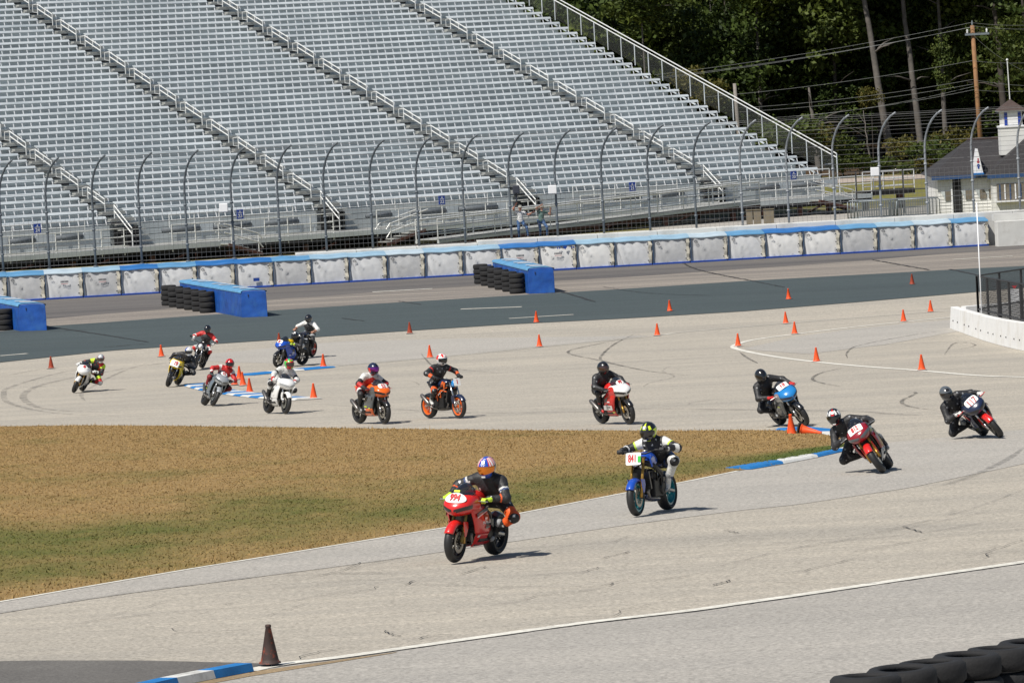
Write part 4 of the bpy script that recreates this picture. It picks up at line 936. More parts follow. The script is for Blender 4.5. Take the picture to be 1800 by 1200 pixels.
    m = MB(); m.box((cx, cy, RZ - .1), (1.32, 1.32, 1.5)); m.build('cupola_base', M_HW, h)
    m = MB(); m.box((cx, cy, RZ + .68), (1.42, 1.42, .1)); m.build('cupola_sill', M_SIGNW, h)
    m = MB(); m.box((cx, cy, RZ + 1.12), (1.12, 1.12, .8)); m.build('cupola_box', M_HW, h)
    m = MB(); m.box((cx + .04, cy - .58, RZ + 1.12), (.56, .04, .66)); m.build('cupola_window', M_SIGNW, h)
    for sx in (-1, 1):
        m = MB(); m.box((cx + .04 + sx * .37, cy - .58, RZ + 1.12), (.16, .05, .74)); m.build('shutter', M_HB, h)
    m = MB(); z = RZ + 1.54; m.add([(cx - .8, cy - .8, z), (cx + .8, cy - .8, z), (cx + .8, cy + .8, z), (cx - .8, cy + .8, z), (cx, cy, z + .62)], [(0, 1, 4), (1, 2, 4), (2, 3, 4), (3, 0, 4), (0, 3, 2, 1)]); m.build('cupola_roof', M_ROOFB, h)
    m = MB(); m.box((cx, cy, z - .03), (1.5, 1.5, .07)); m.build('cupola_eave', M_SIGNW, h)
    m = MB(); m.tube([(cx, cy, z + .5), (cx - .05, cy, z + 2.7)], .03, 6); m.lathe([(0, -.07), (.05, -.05), (.07, 0), (.05, .05), (0, .07)], 8, c=(cx - .05, cy, z + 2.75)); m.build('finial_mast', M_RAILW, h)
make_house()

# ================================================================== CROWD BARRIERS, DARK FENCE, UTILITY POLES
M_GALV = mat('galvanised_barrier', (0.20, 0.23, 0.25), 0.5, 0.4, var=0.15, vscale=4)
def make_barricade():
    root = empty('crowd_barrier'); W, H = 2.3, 1.08
    m = MB(); m.tube([(-W / 2, 0, .12), (-W / 2, 0, H - .1), (-W / 2 + .1, 0, H), (W / 2 - .1, 0, H), (W / 2, 0, H - .1), (W / 2, 0, .12)], .028, 6); m.tube([(-W / 2, 0, .18), (W / 2, 0, .18)], .025, 6); m.build('frame', M_GALV, root, smooth=True)
    for k in range(17):
        m = MB(); x = -W / 2 + W * (k + 1) / 18; m.tube([(x, 0, .18), (x, 0, H)], .011, 5, cap=False); m.build('bar', M_GALV, root)
    for x in (-W / 2 + .3, W / 2 - .3):
        m = MB(); m.tube([(x, -.28, .02), (x, 0, .16), (x, .28, .02)], .02, 5); m.build('foot', M_GALV, root)
    return root
bar0 = make_barricade(); gb = at_y(1496, 388, 256.0)
for k in range(8):
    o = bar0 if k == 0 else copy_tree(bar0)
    set_, j = divmod(k, 4); x = gb.x + 1.15 + set_ * 2.05 + j * .14; y = 258.2 - j * .5 - set_ * .3
    o.location = (x, y, gz(x, y) + .18); o.rotation_euler = (0, 0, .04)
    tag(o, 'grey steel crowd barrier in the %s leaning set, %s from the front' % (['left', 'right'][set_], ['last', 'third', 'second', 'first'][j]), 'crowd barrier', 'crowd barriers parked by the house')
fr = empty('security_fence', (16, 268, gz(16, 268)), 0, 'thin black post and rail fence across the lawn behind the barriers', 'fence')
for k in range(7):
    x = 19.5 + k * 2.6; m = MB(); m.tube([(x - 16, 0, 0), (x - 16, 0, 2.5)], .045, 6); m.build('fence_post', M_BLACKF, fr)
for z in (2.5, 1.35):
    m = MB(); m.tube([(3, 0, z), (20, 0, z)], .025, 5); m.build('fence_rail', M_BLACKF, fr)
# road, lawn and path behind the wall
sheet('service_road', [(8, 262), (20, 263.5), (60, 268)], [(8, 276), (20, 278), (60, 282)], M_GREY, 0.02, 16, 4, label='grey service road behind the wall')
M_LAWN = asphalt('patchy_lawn', (0.135, 0.14, 0.028), (0.19, 0.16, 0.05), 7, big=0.35, grit=0.3)
sheet('lawn', [(5, 283), (30, 285), (70, 288)], [(5, 318), (30, 320), (70, 322)], M_LAWN, 0.02, 16, 6, label='patchy green lawn before the woods')
sheet('gravel_path', [(5, 320), (30, 322), (70, 324)], [(5, 328), (30, 330), (70, 333)], asphalt('pink_gravel', (0.40, 0.34, 0.29), (0.34, 0.29, 0.25), 9), 0.03, 16, 3, label='pale gravel path at the edge of the woods')
M_POLE = mat('pine_pole', (0.24, 0.125, 0.055), 0.8, var=0.25, vscale=3, bump=0.3); M_CABLE = mat('cable', (0.22, 0.23, 0.23), 0.6); M_GREYWOOD = mat('grey_wood', (0.22, 0.20, 0.18), 0.85, var=0.2)
def util_pole(px_top, px_bot, Y, r, m_, label, arm=True):
    a = at_y(*px_top, Y); b = at_y(*px_bot, Y); d = (a - b).normalized(); zb = gz(b.x, Y); foot = b + d * ((zb - b.z) / d.z)
    root = empty('utility_pole', tuple(foot), 0, label, 'utility pole'); m = MB(); m.tube([(0, 0, 0), a - foot], r * 1.15, 10, r2=r); m.build('pole', m_, root, smooth=True)
    if arm:
        t = a - foot - d * .55; m = MB(); m.box(t + Vector((.25, -.16, 0)), (1.5, .12, .13)); m.build('crossarm', M_GALV, root)
        for q in (-.35, .85): m = MB(); m.lathe([(.03, 0), (.07, .05), (.05, .12), (.07, .18), (.03, .26)], 8, c=t + Vector((q, -.16, .07))); m.build('insulator', M_SIGNW, root, smooth=True)
        m = MB(); m.lathe([(.05, 0), (.06, .1), (.03, .3)], 8, c=a - foot); m.build('top_pin', M_GALV, root, smooth=True)
    return root
util_pole((1709, 45), (1723, 245), 300, .13, M_POLE, 'tan timber utility pole with crossarm behind the house')
util_pole((1291, 147), (1297, 222), 318, .11, M_GREYWOOD, 'short weathered grey pole beyond the end of the grandstand', False)
WIRES = [((1707, 40), (1150, 132)), ((1713, 47), (1150, 137)), ((1706, 48), (1150, 139.5)), ((1709, 107), (1236, 171)), ((1710, 140), (1300, 190)), ((1711, 148), (1300, 197)), ((1711, 158), (1360, 207)), ((1712, 152), (1400, 205)),
         ((1707, 40), (1830, 43)), ((1713, 46), (1830, 50)), ((1709, 107), (1830, 109)), ((1712, 63), (1769, 108)), ((1769, 108), (1830, 135)), ((1710, 140), (1830, 151)), ((1711, 158), (1830, 158))]
for k, (a, b) in enumerate(WIRES):
    A_, B_ = at_y(*a, 299.6), at_y(*b, 300.5 + (6 if b[0] < 1700 else 0)); pts = []
    for q in range(13):
        f = q / 12; p = A_.lerp(B_, f); p.z -= .9 * f * (1 - f) * (1 if b[0] < 1700 else .5); pts.append(p - A_)
    m = MB(); m.tube(pts, .010 if k < 8 else .009, 4); o = m.build('overhead_cable', M_CABLE); o.location = A_
    tag(o, 'thin overhead power cable strung from the tan pole, %s' % (['topmost left span', 'second left span', 'third left span', 'lone middle left span', 'upper of the low left spans', 'second of the low left spans', 'lowest left span', 'third of the low left spans', 'topmost right span', 'second right span', 'lone middle right span', 'steep span to the finial', 'finial to right edge', 'upper low right span', 'lowest right span'][k]), 'cable', 'overhead cables')
# small things behind the wall under the stand's right end
M_CARD = mat('tan_board', (0.20, 0.17, 0.13), 0.8, var=0.15)
for px, w_, lab in ((1318, .34, 'tan board panel standing under the right end of the stand, left one'), (1332, .4, 'tan board panel standing under the right end of the stand, middle one'), (1352, .55, 'tan board panel standing under the right end of the stand, right one')):
    p = at_y(px, 395, 260); m = MB(); m.box((0, 0, .5), (w_, .08, 1.0)); m.box((0, -.05, .98), (w_ + .04, .05, .05)); o = m.build('board_panel', M_CARD); o.location = (p.x, p.y, gz(p.x, p.y)); tag(o, lab, 'board')

# ================================================================== WOODS
def leaf_mat(name, c, c2):
    m = bpy.data.materials.new(name); m.use_nodes = True; nt = m.node_tree; L = nt.links.new
    b = nt.nodes['Principled BSDF']; b.inputs['Roughness'].default_value = 0.6; b.inputs['Specular IOR Level'].default_value = 0.25
    at = nn(nt, 'ShaderNodeAttribute'); at.attribute_name = 'tone'
    mx = nn(nt, 'ShaderNodeMix', data_type='RGBA'); L(at.outputs['Fac'], mx.inputs[0]); mx.inputs[6].default_value = (*c, 1); mx.inputs[7].default_value = (*c2, 1); L(mx.outputs[2], b.inputs['Base Color'])
    tr = nn(nt, 'ShaderNodeBsdfTranslucent'); L(mx.outputs[2], tr.inputs[0]); ms = nn(nt, 'ShaderNodeMixShader'); ms.inputs[0].default_value = 0.22
    L(b.outputs[0], ms.inputs[1]); L(tr.outputs[0], ms.inputs[2]); L(ms.outputs[0], nt.nodes['Material Output'].inputs[0])
    return m
M_LEAF = [leaf_mat('dark_leaves', (0.012, 0.024, 0.007), (0.068, 0.10, 0.017)), leaf_mat('mid_leaves', (0.017, 0.032, 0.009), (0.105, 0.135, 0.022)), leaf_mat('bright_leaves', (0.03, 0.055, 0.011), (0.085, 0.105, 0.02)), leaf_mat('yellowing_leaves', (0.045, 0.055, 0.012), (0.12, 0.10, 0.02))]
M_BARK = mat('grey_bark', (0.10, 0.09, 0.08), 0.9, var=0.35, vscale=2.5, bump=0.6, bscale=8); M_BARKD = mat('dark_bark', (0.045, 0.037, 0.03), 0.9, var=0.3, vscale=2)
def leaf_cloud(name, rx, rz, n_cl, per, size, m_, seed, rc=0.9, flat=0.55):
    g = np.random.default_rng(seed)
    d = g.normal(size=(n_cl, 3)); d /= np.linalg.norm(d, axis=1)[:, None]; rad = g.random(n_cl) ** 0.45
    c = d * rad[:, None] * np.array([rx, rx, rz]); c += g.normal(0, .12, (n_cl, 3)) * rx
    N = n_cl * per; q = g.normal(size=(N, 3)); q[:, 2] *= flat
    P = np.repeat(c, per, 0) + q * rc * np.repeat(g.uniform(.6, 1.3, n_cl), per)[:, None] * .6
    nrm = g.normal(size=(N, 3)) + np.array([-.5, -.4, 1.0]); nrm /= np.linalg.norm(nrm, axis=1)[:, None]
    a = np.cross(nrm, g.normal(size=(N, 3))); a /= np.linalg.norm(a, axis=1)[:, None]; b = np.cross(nrm, a)
    s = (size * g.uniform(.6, 1.4, N))[:, None]
    V = np.stack([P - a * s, P - b * s * .55, P + a * s, P + b * s * .55], 1).reshape(-1, 3)
    me = npmesh(name, V, np.arange(N * 4).reshape(-1, 4)); tone = np.clip(np.repeat(g.random(n_cl), per) * .6 + .4 * g.random(N), 0, 1)
    me.attributes.new('tone', 'FLOAT', 'POINT').data.foreach_set('value', np.repeat(tone, 4).astype(np.float32)); me.materials.append(m_)
    return me
CROWN = [leaf_cloud('crown', 3.4, 5.2, 150, 60, .21, M_LEAF[0], 1), leaf_cloud('crown', 3.2, 4.6, 140, 60, .22, M_LEAF[1], 2), leaf_cloud('crown', 3.8, 5.5, 160, 60, .20, M_LEAF[0], 3), leaf_cloud('crown', 2.8, 5.0, 120, 60, .22, M_LEAF[1], 4)]
BUSH = [leaf_cloud('foliage', 1.1, .8, 30, 45, .12, M_LEAF[2], 11, .5), leaf_cloud('foliage', 1.3, .9, 34, 45, .12, M_LEAF[3], 12, .5), leaf_cloud('foliage', 1.0, 1.1, 30, 45, .11, M_LEAF[1], 13, .5)]
PINE = leaf_cloud('crown', 2.6, 3.4, 60, 70, .16, M_LEAF[2], 21, 1.1, .22)
def tree(base, height, lean, rt, crown, cz, cs, label, bark, group, wobble=.12, cr=None):
    """base: ground point; lean: sideways shift of the top; crown centre cz above the ground"""
    root = empty('forest_tree', base, 0, label, 'tree', group); rr = random.Random(hash((round(base[0] * 7), round(base[1] * 7))) & 0xffff)
    pts = []; n = 9
    for k in range(n + 1):
        f = k / n; pts.append(Vector((lean[0] * f + wobble * rr.uniform(-1, 1) * (0 < k), lean[1] * f + wobble * rr.uniform(-1, 1) * (0 < k), height * f - .2)))
    m = MB(); m.tube(pts, [rt * (1.25 if k == 0 else 1) * (1 - .7 * k / n) for k in range(n + 1)], 8)
    for k in range(7):
        f = rr.uniform(.35, .9); p = pts[int(f * n)]; an = rr.uniform(0, 6.28); ln = rr.uniform(1.2, 2.8)
        e = p + Vector((math.cos(an) * ln, math.sin(an) * ln, rr.uniform(.2, 1.2))); m.tube([p, p.lerp(e, .5) + Vector((0, 0, .15)), e], [rt * .28, rt * .18, rt * .06], 5)
    m.build('trunk', bark, root, smooth=True)
    if crown is not None:
        f = cz / height; o = link('crown', crown, root); o.location = (lean[0] * f, lean[1] * f, cz); o.scale = cs; o.rotation_euler = (0, 0, rr.random() * 6.28)
    return root
# trees of the forest edge whose trunks show one by one: (pixel bottom), (pixel top), radius
EDGE = [((1570, 290), (1522, 0), .32, 'thick grey leaning trunk with pale bark, left of the pair at the wood edge'), ((1622, 285), (1590, 0), .28, 'straight dark grey trunk, right of the pair at the wood edge'), ((1665, 268), (1653, 30), .22, 'slim trunk wrapped in bright climbing leaves'),
        ((1138, 190), (1128, 0), .11, 'thin pale sapling trunk just above the grandstand rail'), ((1434, 245), (1424, 150), .26, 'short grey trunk broken off below the canopy'), ((1338, 215), (1334, 90), .2, 'pale slender trunk over the end of the grandstand'), ((1768, 215), (1755, 50), .3, 'dark trunk behind the cupola'), ((1527, 250), (1520, 190), .08, 'thin bare sapling stem left of the thick leaning trunk')]
for k, (b_, t_, r_, lab) in enumerate(EDGE):
    Y = 344 + (k % 3) * 2; B_ = at_y(*b_, Y); Tp = at_y(*t_, Y); zb = gz(B_.x, Y); d = (Tp - B_); f = (zb - B_.z) / d.z; foot = B_ + d * f
    short = k in (4, 7); hgt = (Tp.z - zb) + (0 if short else 7); ln = d * (hgt / d.z)
    if k == 3: hgt = Tp.z - zb + 3; ln = d * (hgt / d.z)
    tree((foot.x, foot.y, zb), hgt, (ln.x, 2.0), r_, None if short else CROWN[k % 4], hgt - 1.0, (1, 1, .8), lab, M_BARK if k != 6 else M_BARKD, 'trees at the edge of the woods', .05)
ivy = leaf_cloud('climbing_leaves', .5, 2.2, 40, 40, .10, M_LEAF[2], 31, .35)
p = at_y(1657, 110, 345); o = link('climbing_leaves', ivy); o.location = p; o.scale = (1, 1, 1.1); tag(o, 'bright climbing leaves up the slim trunk', 'vine')
rr = random.Random(5); n = 0
DESC = ['dense dark leafy tree filling the woods', 'mid green leafy tree filling the woods']
for row, (Y, nx_, x0, x1) in enumerate(((352, 13, 0, 47), (360, 12, -3, 49), (370, 12, -4, 51), (382, 11, -6, 54))):
    for k in range(nx_):
        x = x0 + (x1 - x0) * (k + .5) / nx_ + rr.uniform(-.9, .9); y = Y + rr.uniform(-2.5, 2.5); ci = rr.randrange(4); hgt = rr.uniform(13, 18) + row; cz = rr.uniform(6.2, 9.5) + row * .6
        if row == 0 and 24 < x < 36: cz += 3.0
        sc = rr.uniform(.85, 1.15)
        t_ = tree((x, y, gz(x, y)), hgt, (rr.uniform(-.6, .4), 0), rr.uniform(.13, .24), CROWN[ci], cz, (sc, sc, sc * rr.uniform(.95, 1.25)), 'leafy woodland tree, %s row of the woods, %s from the left' % (['front', 'second', 'third', 'rear'][row], ['first', 'second', 'third', 'fourth', 'fifth', 'sixth', 'seventh', 'eighth', 'ninth', 'tenth', 'eleventh', 'twelfth', 'thirteenth'][k]), M_BARKD if rr.random() < .6 else M_BARK, 'trees filling the woods')
        ch = link('lower_foliage', CROWN[(ci + 1) % 4], t_); ch.location = (rr.uniform(-.5, .5), 1.5, cz * .38); ch.scale = (sc * .8, sc * .8, sc * .5)
tree(tuple(Vector((at_y(1812, 200, 330).x, 330, gz(36, 330)))), 14, (-.2, 0), .22, PINE, 8.6, (1, 1, 1), 'light green pine with layered boughs at the right edge', M_BARKD, 'trees at the edge of the woods')
bushes = [(1395, 235, 0, 1.5, 330), (1440, 245, 1, 1.0, 332), (1360, 235, 0, 1.2, 333), (1480, 262, 2, 1.1, 334), (1510, 285, 0, .8, 333), (1470, 290, 3 % 3, .7, 331), (1550, 292, 0, .8, 334), (1585, 262, 1, .9, 336), (1640, 268, 0, 1.2, 332), (1668, 262, 1, 1.2, 334), (1690, 245, 1, .9, 336), (1620, 295, 1, .7, 331), (1250, 165, 1, 1.0, 340), (1210, 140, 1, .9, 342), (1600, 298, 0, .6, 331), (1530, 170, 1, .7, 342)]
for k, (x, y, bi, sc, Y) in enumerate(bushes):
    p = at_y(x, y, Y); zg = gz(p.x, p.y); root = empty('bush', (p.x, p.y, zg), 0, '%s roadside bush at the wood edge, %s from the left' % (['green', 'yellowing', 'dark green'][bi], ['first', 'second', 'third', 'fourth', 'fifth', 'sixth', 'seventh', 'eighth', 'ninth', 'tenth', 'eleventh', 'twelfth', 'thirteenth', 'fourteenth', 'fifteenth', 'sixteenth'][sorted(range(16), key=lambda q: bushes[q][0]).index(k)]), 'bush', 'bushes at the wood edge')
    o = link('foliage', BUSH[bi], root); h_ = max(.5, p.z - zg); o.location = (0, 0, max(h_, .5 * sc)); o.scale = (sc, sc, sc); o.rotation_euler = (0, 0, k)
    m = MB(); m.tube([(0, 0, -.1), (.05, 0, max(h_, .5 * sc))], .05, 5, r2=.02); m.build('stem', M_BARKD, root)
M_LITTER = asphalt('leaf_litter', (0.045, 0.026, 0.014), (0.07, 0.045, 0.022), 6, big=.5, grit=.4)
sheet('forest_floor', [(-20, 334), (30, 336), (90, 340)], [(-20, 520), (30, 520), (90, 520)], M_LITTER, 0.03, 30, 40, label='dark leaf littered forest floor rising behind the path')
# small board with a red mark inside the cage
p = hit(1786, 566); p = Vector((p.x, p.y, gz(p.x, p.y))); root = empty('warning_board', tuple(p), 0, 'white board with a red mark inside the black cage fence', 'sign')
m = MB(); m.box((0, 0, .95), (.42, .03, .6)); m.build('board', M_SIGNW, root)
m = MB(); m.add([(-.1, -.02, 1.38), (.1, -.02, 1.38), (0, -.02, 1.24)], [(0, 1, 2)]); m.build('red_mark', mat('bright_red', (.7, .02, .03), .5), root, fix=False)
for sx in (-.15, .15): m = MB(); m.tube([(sx, .03, 0), (sx, .03, 1.2)], .02, 6); m.build('board_leg', M_GALV, root)
# ================================================================== BODIES: smooth continuous surfaces from joint chains
def surface_net(fn, lo, hi, res):
    lo = np.array(lo, float); n = np.ceil((np.array(hi) - lo) / res).astype(int) + 1
    ax = [lo[i] + res * np.arange(n[i]) for i in range(3)]
    X, Y, Z = np.meshgrid(*ax, indexing='ij'); P = np.stack([X, Y, Z], -1)
    D = fn(P.reshape(-1, 3)).reshape(n)
    S = D < 0
    c = n - 1
    def corner(A, i, j, k): return A[i:i + c[0], j:j + c[1], k:k + c[2]]
    cnt = sum(corner(S, i, j, k).astype(np.int8) for i in (0, 1) for j in (0, 1) for k in (0, 1))
    mask = (cnt > 0) & (cnt < 8); idx = -np.ones(c, int); idx[mask] = np.arange(mask.sum())
    acc = np.zeros((mask.sum(), 3)); num = np.zeros(mask.sum())
    corners = [(i, j, k) for i in (0, 1) for j in (0, 1) for k in (0, 1)]
    for a in corners:
        for axis in range(3):
            if a[axis] == 0:
                b = list(a); b[axis] = 1
                da, db = corner(D, *a)[mask], corner(D, *b)[mask]; cross = (da < 0) != (db < 0)
                t = np.where(cross, da / np.where(cross, da - db, 1), 0)
                off = np.array(a, float)[None].repeat(len(da), 0); off[:, axis] += t
                acc += off * cross[:, None]; num += cross
    base = np.argwhere(mask); V = lo + res * (base + acc / num[:, None])
    Fs = []
    for axis in range(3):
        u, v = (axis + 1) % 3, (axis + 2) % 3
        sl0 = [slice(1, -1)] * 3; sl0[axis] = slice(0, -1); sl1 = list(sl0); sl1[axis] = slice(1, None)
        s0, s1 = S[tuple(sl0)], S[tuple(sl1)]
        for flip in (False, True):
            e = np.argwhere((s0 & ~s1) if not flip else (~s0 & s1))
            if not len(e): continue
            e[:, u] += 1; e[:, v] += 1
            q = []
            for du, dv in ((0, 0), (-1, 0), (-1, -1), (0, -1)):
                w_ = e.copy(); w_[:, u] += du; w_[:, v] += dv; q.append(idx[w_[:, 0], w_[:, 1], w_[:, 2]])
            q = np.stack(q, 1); q = q[(q >= 0).all(1)]
            Fs.append(q[:, ::-1] if flip else q)
    return V, np.concatenate(Fs)
class Body:
    """chain of tapered limbs melted into one surface; each limb carries colours along its length"""
    def __init__(s, k=0.035): s.p = []; s.k = k
    def limb(s, a, b, r1, r2, cols, k=None): s.p.append((np.array(a, float), np.array(b, float), r1, r2, cols, k or s.k))
    def dist(s, P, i):
        a, b, r1, r2, c, k = s.p[i]; ba = b - a; L2 = max(ba @ ba, 1e-9); t = np.clip((P - a) @ ba / L2, 0, 1)
        return np.linalg.norm(P - a - t[:, None] * ba, axis=1) - (r1 + (r2 - r1) * t), t
    def fn(s, P):
        d = None
        for i in range(len(s.p)):
            e, _ = s.dist(P, i)
            if d is None: d = e
            else:
                k = s.p[i][5]; h = np.maximum(k - np.abs(d - e), 0) / k; d = np.minimum(d, e) - h * h * k / 4
        return d
    def mesh(s, name, res, mats, extra=None):
        lo = np.min([np.minimum(a, b) - max(r1, r2) for a, b, r1, r2, *_ in s.p], axis=0) - .04; hi = np.max([np.maximum(a, b) + max(r1, r2) for a, b, r1, r2, *_ in s.p], axis=0) + .04
        V, Fq = surface_net(s.fn, lo, hi, res); cen = V[Fq].mean(1)
        best = np.full(len(cen), 9.); mi = np.zeros(len(cen), int)
        for i in range(len(s.p)):
            e, t = s.dist(cen, i); c = s.p[i][4]
            if isinstance(c, int): ci = np.full(len(cen), c)
            else:
                ci = np.full(len(cen), c[-1][1])
                for te, cc in reversed(c[:-1]): ci[t < te] = cc
            w_ = e < best; best[w_] = e[w_]; mi[w_] = ci[w_]
        if extra is not None: mi = extra(cen, mi)
        me = npmesh(name, V, Fq, mi)
        for m in mats: me.materials.append(m)
        me.shade_smooth(); return me
def ik(S, H, l1, l2, pole):
    S, H, pole = Vector(S), Vector(H), Vector(pole); d = H - S; L_ = min(d.length, (l1 + l2) * .999); n = d.normalized(); H = S + n * L_
    a = (l1 * l1 - l2 * l2 + L_ * L_) / (2 * L_); h = math.sqrt(max(l1 * l1 - a * a, 0)); p = pole - n * pole.dot(n); p.normalize()
    return S + n * a + p * h

# ---- shared pieces
def glove_mesh(sy):
    b = Body(.012)
    b.limb((-.05, -.033, .012), (-.05, .033, .012), .024, .022, 0); b.limb((-.075, -.02, .012), (-.075, .024, .012), .026, .026, 0); b.limb((-.10, 0, .012), (-.155, 0, .012), .033, .042, [(.45, 0), (1, 1)], .02)
    for i in range(4):
        y = -.033 + .0235 * i; ln = (.86, 1.0, .96, .78)[i]; r = .0105 if i < 3 else .0095
        q = [(-.035, y, .03), (.006, y, .036), (.006 + .024 * ln, y, .006), (.012, y, -.006 - .018 * ln)]
        for a, c in zip(q, q[1:]): b.limb(a, c, r, r * .93, 0, .008)
    q = [(-.06, -.042, -.005), (-.028, -.054, -.024), (.008, -.044, -.028)]
    for a, c in zip(q, q[1:]): b.limb(a, c, .0135, .0115, 0, .01)
    for i, (a, c, *r) in enumerate(b.p): b.p[i] = (a * np.array([1, sy, 1]), c * np.array([1, sy, 1]), *r)
    return b.mesh('glove', .0065, [])
GLOVE = {1: glove_mesh(1), -1: glove_mesh(-1)}
def boot_mesh():
    b = Body(.03); b.limb((0, 0, .17), (-.01, 0, 0), .056, .047, [(.3, 1), (1, 0)]); b.limb((-.05, 0, -.045), (.02, 0, -.04), .037, .042, 0); b.limb((.0, 0, -.035), (.135, 0, -.055), .042, .032, [(.75, 0), (1, 1)]); b.limb((-.06, 0, -.075), (.14, 0, -.08), .017, .016, 1, .01)
    return b.mesh('boot', .012, [])
BOOT = boot_mesh()
def helmet_mesh(pattern):
    """pattern(azimuth, elevation) -> material slot; azimuth 0 = forwards"""
    nu_, nv_ = 48, 34; vs = []; fs = []; mi = []
    for j in range(nv_ + 1):
        el = PI * (j / nv_ - .5)
        for i in range(nu_):
            az = 2 * PI * i / nu_; ce = math.cos(el); x, y, z = ce * math.cos(az), ce * math.sin(az), math.sin(el)
            X, Y, Zz = .168 * x, .134 * y, .158 * z
            if z < .1:
                f = min(1, (.1 - z) / .5); X *= 1 + .10 * f * (x > 0) * max(x, 0); Y *= 1 - .10 * f * abs(y)
            if x < -.3 and z > -.2: X *= 1.05                                    # rear spoiler swell
            Zz = max(Zz, -.142 - .012 * (x > .2))
            vs.append((X, Y, Zz))
    for j in range(nv_):
        for i in range(nu_):
            fs.append((j * nu_ + i, j * nu_ + (i + 1) % nu_, (j + 1) * nu_ + (i + 1) % nu_, (j + 1) * nu_ + i))
            az = math.degrees(2 * PI * (i + .5) / nu_); az = az - 360 if az > 180 else az; mi.append(pattern(az, math.degrees(PI * ((j + .5) / nv_ - .5))))
    me = pymesh('helmet', vs, fs, mi); me.shade_smooth(); return me
def visor_mesh():
    vs = []; fs = []; n, k = 22, 8
    for j in range(k + 1):
        for i in range(n + 1):
            az = math.radians(-76 + 152 * i / n); e = j / k; lo_, hi_ = -20 + 6 * abs(math.sin(az)), 24 - 8 * abs(math.sin(az)) ** 2; el = math.radians(lo_ + (hi_ - lo_) * e)
            ce = math.cos(el); x, y, z = ce * math.cos(az), ce * math.sin(az), math.sin(el); f = min(1, max(0, .1 - z) / .5)
            vs.append((.175 * x * (1 + .10 * f * max(x, 0)), .140 * y * (1 - .10 * f * abs(y)), .162 * z))
    for j in range(k):
        for i in range(n): fs.append((j * (n + 1) + i, j * (n + 1) + i + 1, (j + 1) * (n + 1) + i + 1, (j + 1) * (n + 1) + i))
    me = pymesh('visor', vs, fs); me.shade_smooth(); return me
VISOR = visor_mesh()
def chin_vent():
    m = MB(); m.box((.184, 0, -.083), (.012, .055, .02)); m.box((.121, 0, .118), (.05, .045, .012), M=Matrix.Rotation(.75, 3, 'Y')); return m.mesh('vent')
VENT = chin_vent()
C_ = {}
def paint(name, col, rough=.28, coat=.6, metal=0.0): return mat('paint_' + name, col, rough, metal, coat, var=.04, vscale=3)
def leather(name, col): return mat('leather_' + name, col, .58, var=.2, vscale=9, bump=.7, bscale=16)
LB = leather('black', (.018, .018, .02)); LW = leather('white', (.62, .62, .60)); LR = leather('red', (.48, .022, .02)); LG = leather('grey', (.26, .27, .28)); LO = leather('orange', (.72, .10, .015)); LY = leather('fluo', (.50, .72, .04)); LN = leather('navy', (.02, .05, .16)); LD = leather('denim', (.05, .085, .16)); LMR = leather('dark_red', (.22, .012, .015))
HB = paint('black', (.012, .012, .014)); HW = paint('white', (.75, .75, .74)); HR = paint('red', (.62, .018, .015)); HBL = paint('blue', (.012, .07, .42)); HG = paint('grey', (.09, .10, .11)); HY = paint('fluo_yellow', (.62, .78, .03)); HO = paint('orange', (.80, .13, .01)); HGR = paint('green', (.05, .50, .06)); HS = paint('silver', (.42, .44, .46), .3, .4, .3); HC = paint('cyan', (.015, .19, .50)); HNV = paint('navy', (.012, .02, .055)); HYL = paint('yellow', (.80, .55, .01)); HMR = paint('dark_red', (.26, .008, .018)); HTEAL = paint('teal', (.01, .22, .26)); HPK = paint('pink', (.7, .05, .2))
V_DARK = mat('dark_visor', (.008, .008, .01), .06, 0, .8); V_GOLD = mat('gold_mirror_visor', (.75, .22, .02), .08, .85, .5); V_PUR = mat('purple_mirror_visor', (.25, .03, .30), .08, .8, .5); V_BRN = mat('smoke_visor', (.05, .025, .02), .08, 0, .8); V_CLR = mat('clear_smoke_visor', (.03, .02, .018), .08, 0, .7)

